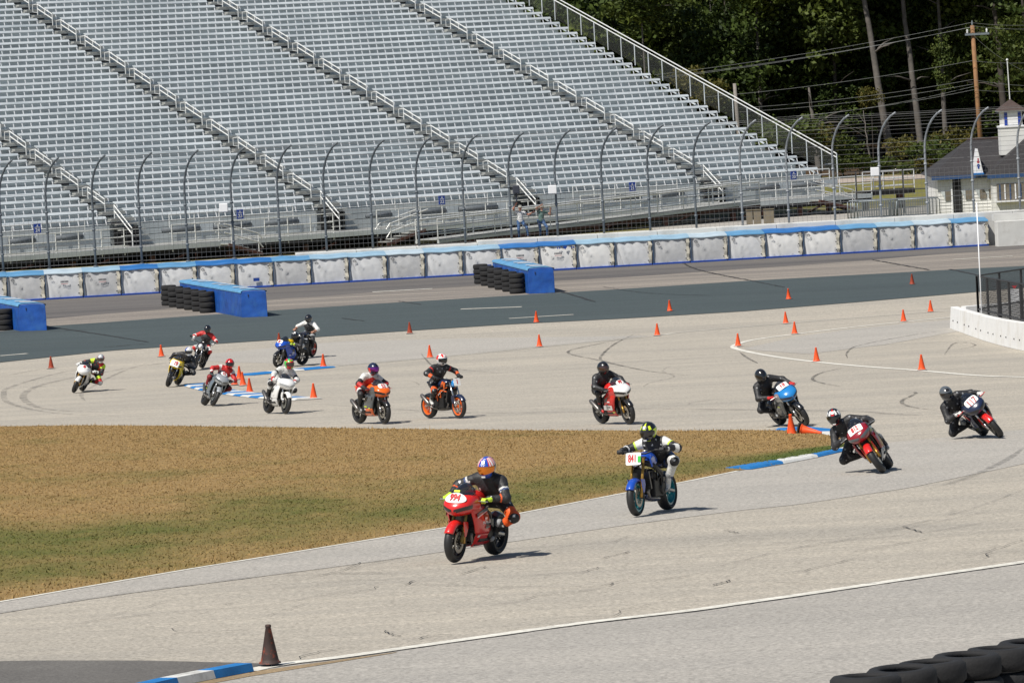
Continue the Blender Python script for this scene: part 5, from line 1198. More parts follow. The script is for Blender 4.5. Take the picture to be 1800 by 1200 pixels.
def rider(M, cfg, label):
    """M: frame of the machine ridden (x forwards, y to its left)"""
    g = cfg.get; hy = g('hy', 0.0); tl = math.radians(g('torso', 48)); rl = math.radians(g('roll', 0.0))
    root = empty('person', (0, 0, 0), 0, label, 'person', None); root.matrix_world = M
    hip = Vector((g('hx', -.32), hy, g('hz', .88)))
    tv = Vector((math.sin(tl), math.sin(rl) * math.cos(tl), math.cos(tl) * math.cos(rl))).normalized()
    neck = hip + tv * .50; side = tv.cross(Vector((1, 0, -.2))).normalized(); side = Vector((0, 1, 0)) - tv * tv.y; side.normalize()
    head = neck + Vector((.095, 0, .15)) + Vector((0, tv.y * .12, 0)) + Vector(g('head', (0, 0, 0)))
    c = g('suit'); mats = c['mats']          # list of materials; slots by index
    B = Body(.045); q = lambda k, d=0: c.get(k, d)
    chest = hip + tv * .34
    B.limb(hip + side * .075 - tv * .02, hip - side * .075 - tv * .02, .14, .14, q('hips'))
    B.limb(hip, chest, .152, .168, q('torso')); B.limb(chest + side * .07, chest - side * .07, .145, .145, q('torso')); B.limb(neck + side * .13 - tv * .055, neck - side * .13 - tv * .055, .092, .092, q('yoke', q('torso')))
    B.limb(neck - tv * .05, neck + (head - neck) * .5, .068, .06, q('collar', q('torso')))
    back = Vector((-math.cos(tl), 0, math.sin(tl)))
    if g('hump', True): B.limb(neck + back * .075 - tv * .16, neck + back * .095 + tv * .0, .05, .045, q('hump', q('torso')), .04)
    GX, GY, GZ = g('grip', (.38, .30, .88)); PX, PYy, PZ = g('peg', (-.29, .19, .38))
    for sy in (1, -1):
        S = neck + side * (sy * .19) - tv * .06; Hh = Vector((GX - .125, sy * (GY + .01), GZ + .03)); a_out = g('elbow', {}).get(sy, (-.3, 1.0 * sy, -.35))
        E_ = ik(S, Hh, .295, .262, a_out)
        B.limb(S, E_, .084, .066, q('uarm')); B.limb(E_, Hh, .066, .046, q('farm'))
        hj = hip + Vector((0, sy * .085, -.03)); A_ = Vector((PX, sy * PYy, PZ + .10)); pole = g('knee', {}).get(sy, (1.0, .45 * sy, .25))
        K = ik(hj, A_, .42, .42, pole)
        B.limb(hj, K, .112, .08, q('thigh')); B.limb(K, K + Vector((.03, sy * .015, -.01)), .078, .068, q('knee', q('shin')), .03); B.limb(K, A_, .076, .054, q('shin')); 
        mid = K.lerp(A_, .35) - (Vector(pole).normalized() * .02); B.limb(mid, K.lerp(A_, .6), .05, .045, q('shin'))
        gl = link('glove', GLOVE[sy].copy(), root, mats=[g('glove', [LB, LB])[0], g('glove', [LB, LB])[1]]); gl.location = (GX, sy * GY, GZ)
        dv = (Vector((GX, sy * GY, GZ)) - E_).normalized(); gl.rotation_euler = (0, -math.asin(max(-1, min(1, dv.z))) * .8, math.atan2(dv.y, dv.x) * .7)
        bt = link('boot', BOOT.copy(), root, mats=[g('boot', [LB, LG])[0], g('boot', [LB, LG])[1]]); bt.location = A_ + Vector((.02, sy * .01, -.03))
        sh = (K - A_).normalized(); bt.rotation_euler = (-(sh.y) * .5, .25 + max(-.3, min(.6, sh.x * .35)), sy * g('toe', .18))
    body = link('body', B.mesh('body', .016, mats, c.get('extra')), root)
    hm = link('helmet', helmet_mesh(g('pattern', lambda a, e: 0)), root, mats=g('helmet', [HB])); hm.location = head
    yaw, pit = g('look', (0, 0)); hm.rotation_euler = (math.radians(g('lean', 0) * .75), math.radians(pit), math.radians(yaw))
    link('visor', VISOR.copy(), hm, mats=g('visor', V_DARK)); link('vent', VENT.copy(), hm, mats=g('ventm', HB))
    return root
# ================================================================== MOTORCYCLES
M_RUB = mat('slick_tyre_rubber', (.016, .016, .017), .55, var=.25, vscale=6); M_BLK = mat('black_metal', (.015, .015, .016), .45, .3); M_ALUM = mat('machined_alloy', (.45, .45, .44), .35, .8, var=.1, vscale=10); M_DISC = mat('brake_disc_steel', (.42, .40, .36), .35, .85); M_GOLD = mat('gold_fork', (.42, .24, .05), .35, .7); M_CHR = mat('silver_fork', (.55, .55, .56), .25, .9); M_TI = mat('muffler_metal', (.20, .19, .18), .4, .8); M_CARB = mat('dark_carbon', (.02, .021, .023), .35, 0, .4, var=.3, vscale=30); M_SEAT = mat('seat_vinyl', (.014, .014, .015), .7, bump=.3)
M_SCR = bpy.data.materials.new('smoked_screen'); M_SCR.use_nodes = True
_b = M_SCR.node_tree.nodes['Principled BSDF']; _b.inputs['Base Color'].default_value = (.015, .018, .025, 1); _b.inputs['Roughness'].default_value = .06; _b.inputs['Alpha'].default_value = .72; _b.inputs['Coat Weight'].default_value = .6
M_NRED = mat('number_red', (.55, .012, .015), .5); M_PLW = mat('plate_white', (.78, .78, .76), .45)
_BM = {}
def cached(key, fn):
    if key not in _BM: _BM[key] = fn()
    return _BM[key]
def wheel_parts(R_, w, rr):
    def ty():
        m = MB(); h = w / 2; pr = []
        for k in range(9):
            a = PI * (k / 8 - .5); pr.append((R_ - .062 + .062 * math.cos(a), h * math.sin(a)))
        pr += [(rr + .012, h * .62), (rr + .0, h * .55), (rr + .0, -h * .55), (rr + .012, -h * .62)]
        m.lathe(pr, 44, 'y', closed=True); me = m.mesh('tyre'); me.shade_smooth(); return me
    def rim():
        m = MB(); h = w * .36
        m.lathe([(rr + .008, -h), (rr - .022, -h), (rr - .03, -h * .6), (rr - .03, h * .6), (rr - .022, h), (rr + .008, h)], 36, 'y')
        m.lathe([(.0, -h * .8), (.048, -h * .8), (.048, h * .8), (0, h * .8)], 14, 'y')
        for k in range(5):
            for sg in (-1, 1):
                a = 2 * PI * k / 5 + sg * .13; c, s = math.cos(a), math.sin(a); b = 2 * PI * k / 5
                m.tube([(.04 * math.cos(b), 0, .04 * math.sin(b)), (.11 * c, 0, .11 * s), ((rr - .025) * c, 0, (rr - .025) * s)], .0135, 5)
        return m.mesh('rim')
    def disc(r0, r1):
        m = MB(); m.lathe([(r0, -.003), (r1, -.003), (r1, .003), (r0, .003)], 36, 'y', closed=True)
        for k in range(10):
            a = 2 * PI * k / 10; m.tube([(.05 * math.cos(a), 0, .05 * math.sin(a)), ((r0 + .01) * math.cos(a), 0, (r0 + .01) * math.sin(a))], .006, 4)
        return m.mesh('brake_disc')
    k = (R_, w, rr); return cached(('ty', k), ty), cached(('rim', k), rim), cached(('d', k), lambda: disc(.105, .155 if w < .15 else .11))
def mirror_rows(sts):
    rows = []
    for x, pts in sts: rows.append([(x, -y, z) for y, z in pts] + [(x, y, z) for y, z in reversed(pts)])
    return rows
def weld(o, d=.0015):
    import bmesh
    bm = bmesh.new(); bm.from_mesh(o.data); bmesh.ops.remove_doubles(bm, verts=bm.verts, dist=d); bmesh.ops.recalc_face_normals(bm, faces=bm.faces); bm.to_mesh(o.data); bm.free(); return o
def shell(name, rows, m_, parent, sub=2, solid=.006, cap=False):
    b = MB(); b.loft(rows)
    if cap: b.f.append(tuple(range(len(rows[0])))); b.m.append(0)
    o = b.build(name, m_, parent, smooth=True, fix=False); weld(o)
    md = o.modifiers.new('sub', 'SUBSURF'); md.levels = md.render_levels = sub
    if solid: md = o.modifiers.new('solid', 'SOLIDIFY'); md.thickness = solid; md.offset = -1
    return o
def solid_loft(name, sts, m_, parent, sub=2):
    """sts: (x, half width, z bottom, z top)"""
    rows = []
    for (x, w, zb, zt) in sts:
        zm = zb + (zt - zb) * .45
        rows.append([(x, -w * .75, zb), (x, -w, zm), (x, -w * .62, zt - (zt - zb) * .08), (x, 0, zt), (x, w * .62, zt - (zt - zb) * .08), (x, w, zm), (x, w * .75, zb), (x, 0, zb)])
    b = MB(); b.loft(rows, closed=True); n = 8; b.f += [tuple(range(n)), tuple(len(b.v) - 1 - q for q in range(n))]; b.m += [0, 0]
    return b.build(name, m_, parent, smooth=True, sub=sub)
def bent_plate(name, m_, parent, c, tilt, hw, hh, kind, bend, lift=0.0):
    """number board: oval or rectangle bent round the nose; local y across, z up the slope"""
    n = 28; ring = []
    for k in range(n):
        a = 2 * PI * k / n; ca, sa = math.cos(a), math.sin(a)
        if kind == 'oval': y, z = hw * ca, hh * sa
        elif kind == 'wedge': e = .35; y = hw * math.copysign(abs(ca) ** e, ca); z = hh * math.copysign(abs(sa) ** e, sa); y *= 1 - .38 * (z / hh < 0) * abs(z / hh)
        else: e = .22; y, z = hw * math.copysign(abs(ca) ** e, ca), hh * math.copysign(abs(sa) ** e, sa)
        ring.append((y, z))
    b = MB(); rows = []
    for f in (1, .75, .5, .25, .02): rows.append([(-bend * (y * f) ** 2 + lift, y * f, z * f) for y, z in ring])
    rows.append([(-bend * y ** 2 + lift - .004, y, z) for y, z in ring]); b.loft([rows[5]] + rows[:5], closed=True)
    o = b.build(name, m_, parent, fix=False); o.location = c; o.rotation_euler = (0, -tilt, 0); return o
def plate_text(s, size, m_, parent, bend, lift, squeeze=.62, off=(0, 0), weight=.0042):
    me = text_mesh(s, size, weight, squeeze)
    for v in me.vertices:                       # text x runs to the viewer's right = machine's +y ... seen from the front
        x, y = v.co.x + off[0], v.co.y + off[1]; v.co = Vector((-bend * x * x + lift + v.co.z * 2, x, y))
    return link('race_number', me, parent, mats=m_)

NOSE = [(.822, [(0, .752), (.03, .755), (.045, .778), (.035, .80), (0, .81)]), (.79, [(0, .70), (.07, .712), (.125, .785), (.105, .845), (0, .866)]), (.735, [(0, .675), (.12, .695), (.205, .80), (.17, .895), (0, .935)]), (.63, [(.02, .66), (.165, .69), (.245, .82), (.205, .945), (0, .995)]), (.50, [(.06, .68), (.20, .705), (.25, .835), (.205, .96), (.125, 1.01)]), (.36, [(.12, .70), (.228, .73), (.25, .84), (.222, .93), (.175, .975)])]
def lamp_mesh():
    """the slanted dark headlight faces, lifted just off the nose surface"""
    t = shell('t', mirror_rows(NOSE), None, None, 4, 0, cap=True); dg = bpy.context.evaluated_depsgraph_get(); me = t.evaluated_get(dg).to_mesh()
    vs = []; fs = []; mp = {}
    for p in me.polygons:
        c = p.center; zc = .742 + .33 * abs(c.y)
        if c.x > .60 and .016 < abs(c.y) and -.030 + .02 * (abs(c.y) < .05) < c.z - zc < .024:
            f = []
            for vi in p.vertices:
                if vi not in mp: v = me.vertices[vi]; n = v.normal if v.normal.x > -.2 else -v.normal; mp[vi] = len(vs); vs.append(tuple(v.co + n * .0035))
                f.append(mp[vi])
            fs.append(tuple(f))
    bpy.data.objects.remove(t); return pymesh('headlight_cover', vs, fs)
def motorcycle(cfg, label):
    g = cfg.get; kind = g('kind', 'sport')
    root = empty('motorcycle', (0, 0, 0), 0, label, 'motorcycle', 'motorcycles on the track')
    P = lambda k, d=HB: cfg['paint'].get(k, d)
    WB = .69; rim_m = P('rim', M_BLK); fork_m = P('fork', M_CHR)
    for nm, x, R_, w, rr in (('front_wheel', WB, .30, .125, .222), ('rear_wheel', -WB, .315, .185, .222)):
        ty, rm, dk = wheel_parts(R_, w, rr); wh = link(nm, ty.copy(), root, mats=M_RUB); wh.location = (x, 0, R_); wh.rotation_euler = (0, random.random() * 6, 0)
        link('rim', rm.copy(), wh, mats=rim_m)
        for sy in ((-1, 1) if x > 0 else (-1,)):
            d = link('brake_disc', dk.copy(), wh, mats=M_DISC); d.location = (0, sy * .058 if x > 0 else -.08, 0)
    for sy in (-1, 1):
        b = MB(); b.tube([(WB, sy * .095, .30), (WB - .055, sy * .095, .46)], .026, 10); b.tube([(WB - .05, sy * .095, .44), (WB - .235, sy * .095, .92)], .022, 10); o = b.build('fork_leg', fork_m, root, smooth=True)
        b = MB(); b.box((WB - .09, sy * .085, .335), (.05, .05, .12)); b.build('brake_caliper', M_GOLD if g('goldcal') else M_BLK, root, bevel=.008)
        b = MB(); b.tube([(-WB, sy * .125, .315), (-.35, sy * .12, .37), (-.12, sy * .09, .42)], .03, 6); b.build('swingarm_beam', M_ALUM, root)
        b = MB(); b.tube([(-.28, sy * .13, .37), (-.28, sy * .235, .37)], .012, 6); b.build('footpeg', M_ALUM, root)
        b = MB(); b.box((-.28, sy * .12, .50), (.12, .015, .14)); b.build('heel_guard', M_CARB, root, bevel=.006)
    rows = []
    for k in range(9):
        a = math.radians(28 + 98 * k / 8); r = .314; c = (WB + r * math.cos(a), r * math.sin(a) + .30); rows.append([(c[0] - .05 * math.cos(a), -.078, c[1] - .05 * math.sin(a)), (c[0], -.055, c[1]), (c[0] + .012 * math.cos(a), 0, c[1] + .012 * math.sin(a)), (c[0], .055, c[1]), (c[0] - .05 * math.cos(a), .078, c[1] - .05 * math.sin(a))])
    shell('front_fender', rows, P('fender'), root, 1, .005)
    for sy in (-1, 1):
        b = MB(); b.prism([(WB - .06, .37), (WB - .01, .60), (WB - .15, .585), (WB - .17, .50), (WB - .11, .38)], sy * .116, sy * .124); b.build('fender_stay', P('fender'), root)
    # engine, radiator, frame, exhaust
    b = MB(); b.box((.03, 0, .42), (.40, .34, .30)); b.box((.14, 0, .60), (.30, .30, .16), M=Matrix.Rotation(-.5, 3, 'Y')); b.lathe([(0, -.2), (.10, -.2), (.11, -.17), (.11, .17), (.10, .2), (0, .2)], 18, 'y', (-.10, 0, .40)); b.build('engine', P('engine', M_BLK), root, bevel=.015)
    b = MB(); b.box((.36, 0, .56), (.045, .30, .30), M=Matrix.Rotation(.25, 3, 'Y'))
    for k in range(7): b.box((.385 - .0, 0, .45 + k * .036), (.012, .28, .006))
    b.build('radiator', M_CARB, root)
    for sy in (-1, 1):
        b = MB(); b.tube([(.42, sy * .05, .86), (.25, sy * .155, .80), (-.08, sy * .165, .66), (-.18, sy * .12, .44)], [.045, .05, .045, .04], 6); b.build('frame_spar', P('frame', M_BLK), root, smooth=True)
        b = MB(); b.tube([(.24, sy * .09, .50), (.34, sy * .09, .36), (.22, sy * .07, .23), (-.2, sy * .05, .22)], .024, 8); b.build('exhaust_header', M_TI, root, smooth=True)
    b = MB(); xs = -1; b.tube([(-.15, -.1, .24), (-.38, -.17, .30), (-.42, -.175, .34)], .025, 8); b.tube([(-.40, -.175, .33), (-.47, -.18, .40), (-.72, -.19, .58), (-.76, -.19, .61)], [.03, .052, .056, .04], 12); b.build('muffler', P('muffler', M_TI), root, smooth=True)
    b = MB(); rows_ = [(-WB + .30 * math.cos(math.radians(a)), .32 + .335 * math.sin(math.radians(a))) for a in (60, 85, 110)]
    b.loft([[(x, -.10, z - .04), (x, 0, z), (x, .10, z - .04)] for x, z in rows_]); b.build('rear_hugger', M_CARB, root, solid=.004, fix=False)
    tank = solid_loft('fuel_tank', [(.33, .09, .84, .95), (.24, .15, .80, 1.015), (.08, .175, .79, 1.03), (-.06, .15, .78, .98), (-.17, .10, .77, .88)], P('tank'), root)
    b = MB(); b.lathe([(.0, .012), (.04, .012), (.045, 0)], 14, c=(.12, 0, 1.028)); b.build('filler_cap', M_ALUM, tank)
    solid_loft('seat', [(-.14, .10, .76, .83), (-.28, .13, .75, .835), (-.42, .12, .78, .86), (-.5, .10, .83, .92)], M_SEAT, root, 1)
    tail = solid_loft('tail_section', [(-.30, .135, .72, .80), (-.48, .125, .79, .935), (-.66, .10, .85, .97), (-.84, .05, .91, .975), (-.90, .02, .935, .965)] if kind == 'sport' else [(-.30, .125, .72, .80), (-.46, .11, .80, .90), (-.62, .08, .86, .95), (-.76, .03, .92, .96)], P('tail'), root)
    GX, GY, GZ = (.38, .30, .88) if kind == 'sport' else (.30, .37, 1.03)
    if kind == 'sport':
        sts = NOSE
        cowl = shell('upper_fairing', mirror_rows(sts), P('nose'), root, cap=True)
        if P('cheek', None) is not None and P('cheek') is not P('nose'):
            for sy in (-1, 1):
                b = MB(); b.loft([[(x, sy * (y + .004), z) for y, z in pts[1:4]] for x, pts in sts[3:]]); o = b.build('cheek_panel', P('cheek'), cowl, smooth=True, fix=False); weld(o); md = o.modifiers.new('sub', 'SUBSURF'); md.levels = md.render_levels = 1
        hl = link('headlight_cover', cached('lamps', lamp_mesh).copy(), cowl, smooth=True, mats=P('lamp', HB))
        shell('windscreen', [[(x, y, z) for y, z in [(-w, z0), (-w * .55, z1), (0, z2), (w * .55, z1), (w, z0)]] for x, w, z0, z1, z2 in ((.635, .135, .925, .955, .972), (.54, .165, .96, 1.03, 1.055), (.43, .18, .985, 1.09, 1.12), (.36, .165, 1.01, 1.115, 1.145))], M_SCR, root, 1, .003)
        SR = [(.80, .575, .14, .215), (.67, .53, .03, .248), (.52, .43, -.05, .240), (.39, .35, -.16, .208), (.26, .25, -.28, .150), (.195, .16, -.30, .05)]
        for sy in (-1, 1):
            rows = []
            for z, xf, xb, y in SR[:5]: rows.append([(xf + .02, sy * (y - .055), z), (xf, sy * (y - .012), z), (xf * .6 + xb * .4, sy * y, z), (xf * .25 + xb * .75, sy * (y - .004), z), (xb, sy * (y - .03), z)])
            if sy == -1: rows = [r[::-1] for r in rows]
            sf = shell('side_fairing', rows[:4], P('side'), root, 2)
            bp = shell('belly_pan', rows[3:] + [[(p[0] * .96, p[1] * .33, .19) for p in rows[4]]], P('belly', P('side')), root, 2)
            def panel(name, quad, m_, parent):  # flat insert just proud of the fairing: quad in (x, z)
                b = MB(); vs = []
                for x, z in quad:
                    y = np.interp(-z, [-r[0] for r in SR], [r[3] for r in SR]); vs.append((x, sy * (float(y) + .006), z))
                b.add(vs, [tuple(range(len(vs)))]); b.build(name, m_, parent, fix=False)
            for q in range(4):
                rx, rz = random.uniform(-.02, .34), random.uniform(.32, .66); w2 = random.uniform(.03, .07); panel('sponsor_sticker', [(rx + w2, rz + .016), (rx - w2, rz + .016), (rx - w2, rz - .016), (rx + w2, rz - .016)], random.choice((HW, HB, HW, HY, HB)), sf)
            panel('vent', [(.28, .70), (.12, .66), (.06, .56), (.20, .60)], HB, sf)
            if P('accent', None) is not None: panel('accent_stripe', [(.50, .70), (.10, .78), (.10, .735), (.49, .655)], P('accent'), sf); panel('accent_stripe', [(.49, .655), (.20, .72), (.10, .735), (.48, .635)], P('accent2', P('accent')), sf)
            if P('sidepanel', None) is not None: panel('side_panel', [(.40, .50), (-.02, .50), (-.10, .38), (.34, .38)], P('sidepanel'), sf)
            if g('side_text'):
                s, m_, sz = g('side_text'); me = text_mesh(s, sz, .004, .8)
                t_ = link('side_lettering', me, sf, mats=m_); t_.rotation_euler = (PI / 2, 0, PI if sy > 0 else 0); t_.location = (.14, sy * .238, g('side_z', .44))
        if g('num') is not None:
            n_, kd = g('num'), g('plate', 'oval'); hw, hh = g('psize', (.155, .085)); tl_ = math.radians(g('ptilt', 38)); cpos = g('ppos', (.738, 0, .94))
            pl = bent_plate('number_plate', P('plate', M_PLW), cowl, cpos, tl_, hw, hh, kd, 1.5)
            if n_: plate_text(n_, hh * 1.85, P('num', M_NRED), pl, 1.5, .010, g('squeeze', .66), off=g('noff', (0, 0)))
            if g('sponsor'): b = MB(); b.box((.004, .0, hh + .025), (.004, .09, .035)); b.build('small_sticker', HW if g('sponsor') == 1 else HY, pl)
        for sy in (-1, 1):
            b = MB(); b.tube([(.415, sy * .11, .87), (.38, sy * .19, .885), (.375, sy * .36, .88)], .016, 8); hb = b.build('clip_on', M_BLK, root, smooth=True)
            b = MB(); b.tube([(.43, sy * .20, .885), (.455, sy * .27, .885), (.43, sy * .38, .88)], .007, 5); b.build('lever', P('lever', M_ALUM), hb)
    else:
        b = MB(); b.tube([(GX, -.40, GZ + .01), (GX + .02, -.26, GZ + .01), (GX + .05, -.10, GZ - .04), (GX + .05, .10, GZ - .04), (GX + .02, .26, GZ + .01), (GX, .40, GZ + .01)], .015, 8); hb = b.build('handlebar', M_BLK, root, smooth=True)
        for sy in (-1, 1):
            b = MB(); b.tube([(GX + .05, sy * .20, GZ), (GX + .085, sy * .28, GZ + .01), (GX + .06, sy * .40, GZ)], .007, 5); b.build('lever', M_BLK, hb)
            b = MB(); b.tube([(.36, sy * .12, .80), (.16, sy * .19, .72), (-.02, sy * .19, .60), (-.16, sy * .15, .48)], .017, 6); b.tube([(.38, sy * .12, .68), (.16, sy * .19, .72), (.14, sy * .18, .54), (-.02, sy * .19, .60), (-.02, sy * .18, .44)], .015, 6); b.build('trellis_frame', P('trellis', M_BLK), root, smooth=True)
            b = MB(); b.prism([(.36, .92), (.22, .96), (.12, .82), (.30, .76)], sy * .15, sy * .185); b.build('tank_shroud', P('shroud', P('tank')), root, bevel=.015)
            if g('mirrors'): b = MB(); b.tube([(GX + .02, sy * .30, GZ), (GX + .08, sy * .42, GZ + .10)], .006, 5); b.box((GX + .08, sy * .45, GZ + .12), (.02, .11, .06)); b.build('mirror', M_BLK, hb, bevel=.01)
        mask = solid_loft('headlight_mask', [(.46, .085, .80, .98), (.54, .10, .79, 1.0), (.60, .075, .81, .95), (.63, .03, .84, .90)], P('nose'), root, 2)
        b = MB(); b.lathe([(0, .0), (.055, 0), (.065, -.02)], 14, 'x', (.625, 0, .86)); b.build('headlight', P('lamp', M_ALUM), mask, smooth=True)
        b = MB(); b.box((.44, 0, .72), (.06, .26, .06)); b.box((.42, 0, .92), (.05, .25, .04)); b.build('fork_yokes', P('yoke', M_BLK), root, bevel=.008)
        if P('bellypan', None) is not None: solid_loft('belly_pan', [(.34, .10, .24, .34), (.16, .14, .19, .34), (-.12, .13, .18, .30), (-.26, .08, .20, .26)], P('bellypan'), root)
        if g('num') is not None:
            kd = g('plate', 'rect'); hw, hh = g('psize', (.15, .115)); cpos = g('ppos', (.665, 0, .93)); tl_ = math.radians(g('ptilt', 14))
            pl = bent_plate('number_plate', P('plate', M_PLW), root, cpos, tl_, hw, hh, kd, .3)
            if g('num'): plate_text(g('num'), hh * 1.75, P('num', M_NRED), pl, .3, .005, g('squeeze', .55), off=g('noff', (-.015, 0)), weight=.003)
            if g('sponsor'):
                b = MB(); b.box((.003, hw * .80, -.01), (.004, .05, .10)); b.build('small_sticker', HGR, pl)
    return root

def place(front_px, rear_dx, lean, WBm=1.38, ydz=0.0):
    """frame of a machine from the pixel of its front contact patch, the sideways pixel offset of the rear one and its lean (deg, + = to the right in the picture)"""
    f = hit(*front_px); sc = FPX / f.y; lat = -rear_dx / sc                  # front minus rear, metres to the right
    lat = max(-WBm * .97, min(WBm * .97, lat)); dep = math.sqrt(WBm ** 2 - lat ** 2)
    r = Vector((f.x - lat, f.y + dep, 0)); r.z = gz(r.x, r.y); f = Vector((f.x, f.y, gz(f.x, f.y)))
    x = (f - r).normalized(); y = Vector((0, 0, 1)).cross(x).normalized(); z = x.cross(y)
    mid = (f + r) / 2; lr = math.radians(lean)
    Mx = Matrix((x, y, z)).transposed().to_4x4(); Mx.translation = mid + Vector((0, 0, .015 + .06 * (1 - math.cos(lr))))
    return Mx @ Matrix.Rotation(-lr, 4, 'X')
# ================================================================== THE FIELD OF BIKES AND RIDERS
def logos(slot, thr=.72, f=38, ph=0.0):
    def fn(c, mi):
        k = np.sin(c[:, 0] * f + 1 + ph) * np.sin(c[:, 1] * (f + 5) + 2 + ph) * np.sin(c[:, 2] * (f - 3) + .5) > thr
        mi = mi.copy(); mi[k & (mi == 0)] = slot; return mi
    return fn
def band(az0, az1, el0, el1, i): return lambda a, e: i if az0 <= a <= az1 and el0 <= e <= el1 else None
def pat(*rules, base=0):
    def f(a, e):
        for r in rules:
            k = r(a, e)
            if k is not None: return k
        return base
    return f
ab = lambda lo, hi, e0, e1, i: (lambda a, e: i if lo <= abs(a) <= hi and e0 <= e <= e1 else None)
stars = lambda a, e: (1 if math.sin(a * .45) * math.sin(e * .5) > .8 else 2) if abs(a) < 38 and e > 22 or e > 76 else None
P_FLAG = pat(stars, lambda a, e: (1 if int(abs(a) / 9) % 2 else 3) if e > 14 and abs(a) < 120 else None, ab(0, 60, -60, -20, 2), ab(60, 180, -90, 20, 0), base=2)
P_STRIPE = pat(ab(0, 17, 30, 90, 1), ab(38, 62, 25, 55, 1), ab(0, 40, -75, -40, 1), ab(70, 110, -30, 20, 1), base=0)
P_RWB = pat(ab(0, 15, 28, 90, 1), ab(20, 48, 25, 62, 2), ab(62, 90, -5, 45, 2), ab(0, 55, -80, -45, 1), ab(120, 170, 0, 50, 1), base=0)
P_MULTI = pat(lambda a, e: 1 if e > 30 and 8 < a < 60 else None, lambda a, e: 2 if e > 25 and -70 < a < -25 else None, lambda a, e: 3 if e > 62 else None, ab(0, 70, -80, -24, 4), ab(70, 110, -40, 30, 2), base=4)
P_WR = pat(ab(15, 60, 30, 80, 1), ab(80, 130, 0, 50, 1), ab(0, 40, -40, -22, 2), base=0)
P_TOP = pat(ab(0, 14, 35, 80, 1), ab(0, 180, -90, -35, 1), base=0)
PLAIN = lambda a, e: 0
black = {'mats': [LB, LG, LW], 'extra': logos(1, .74)}
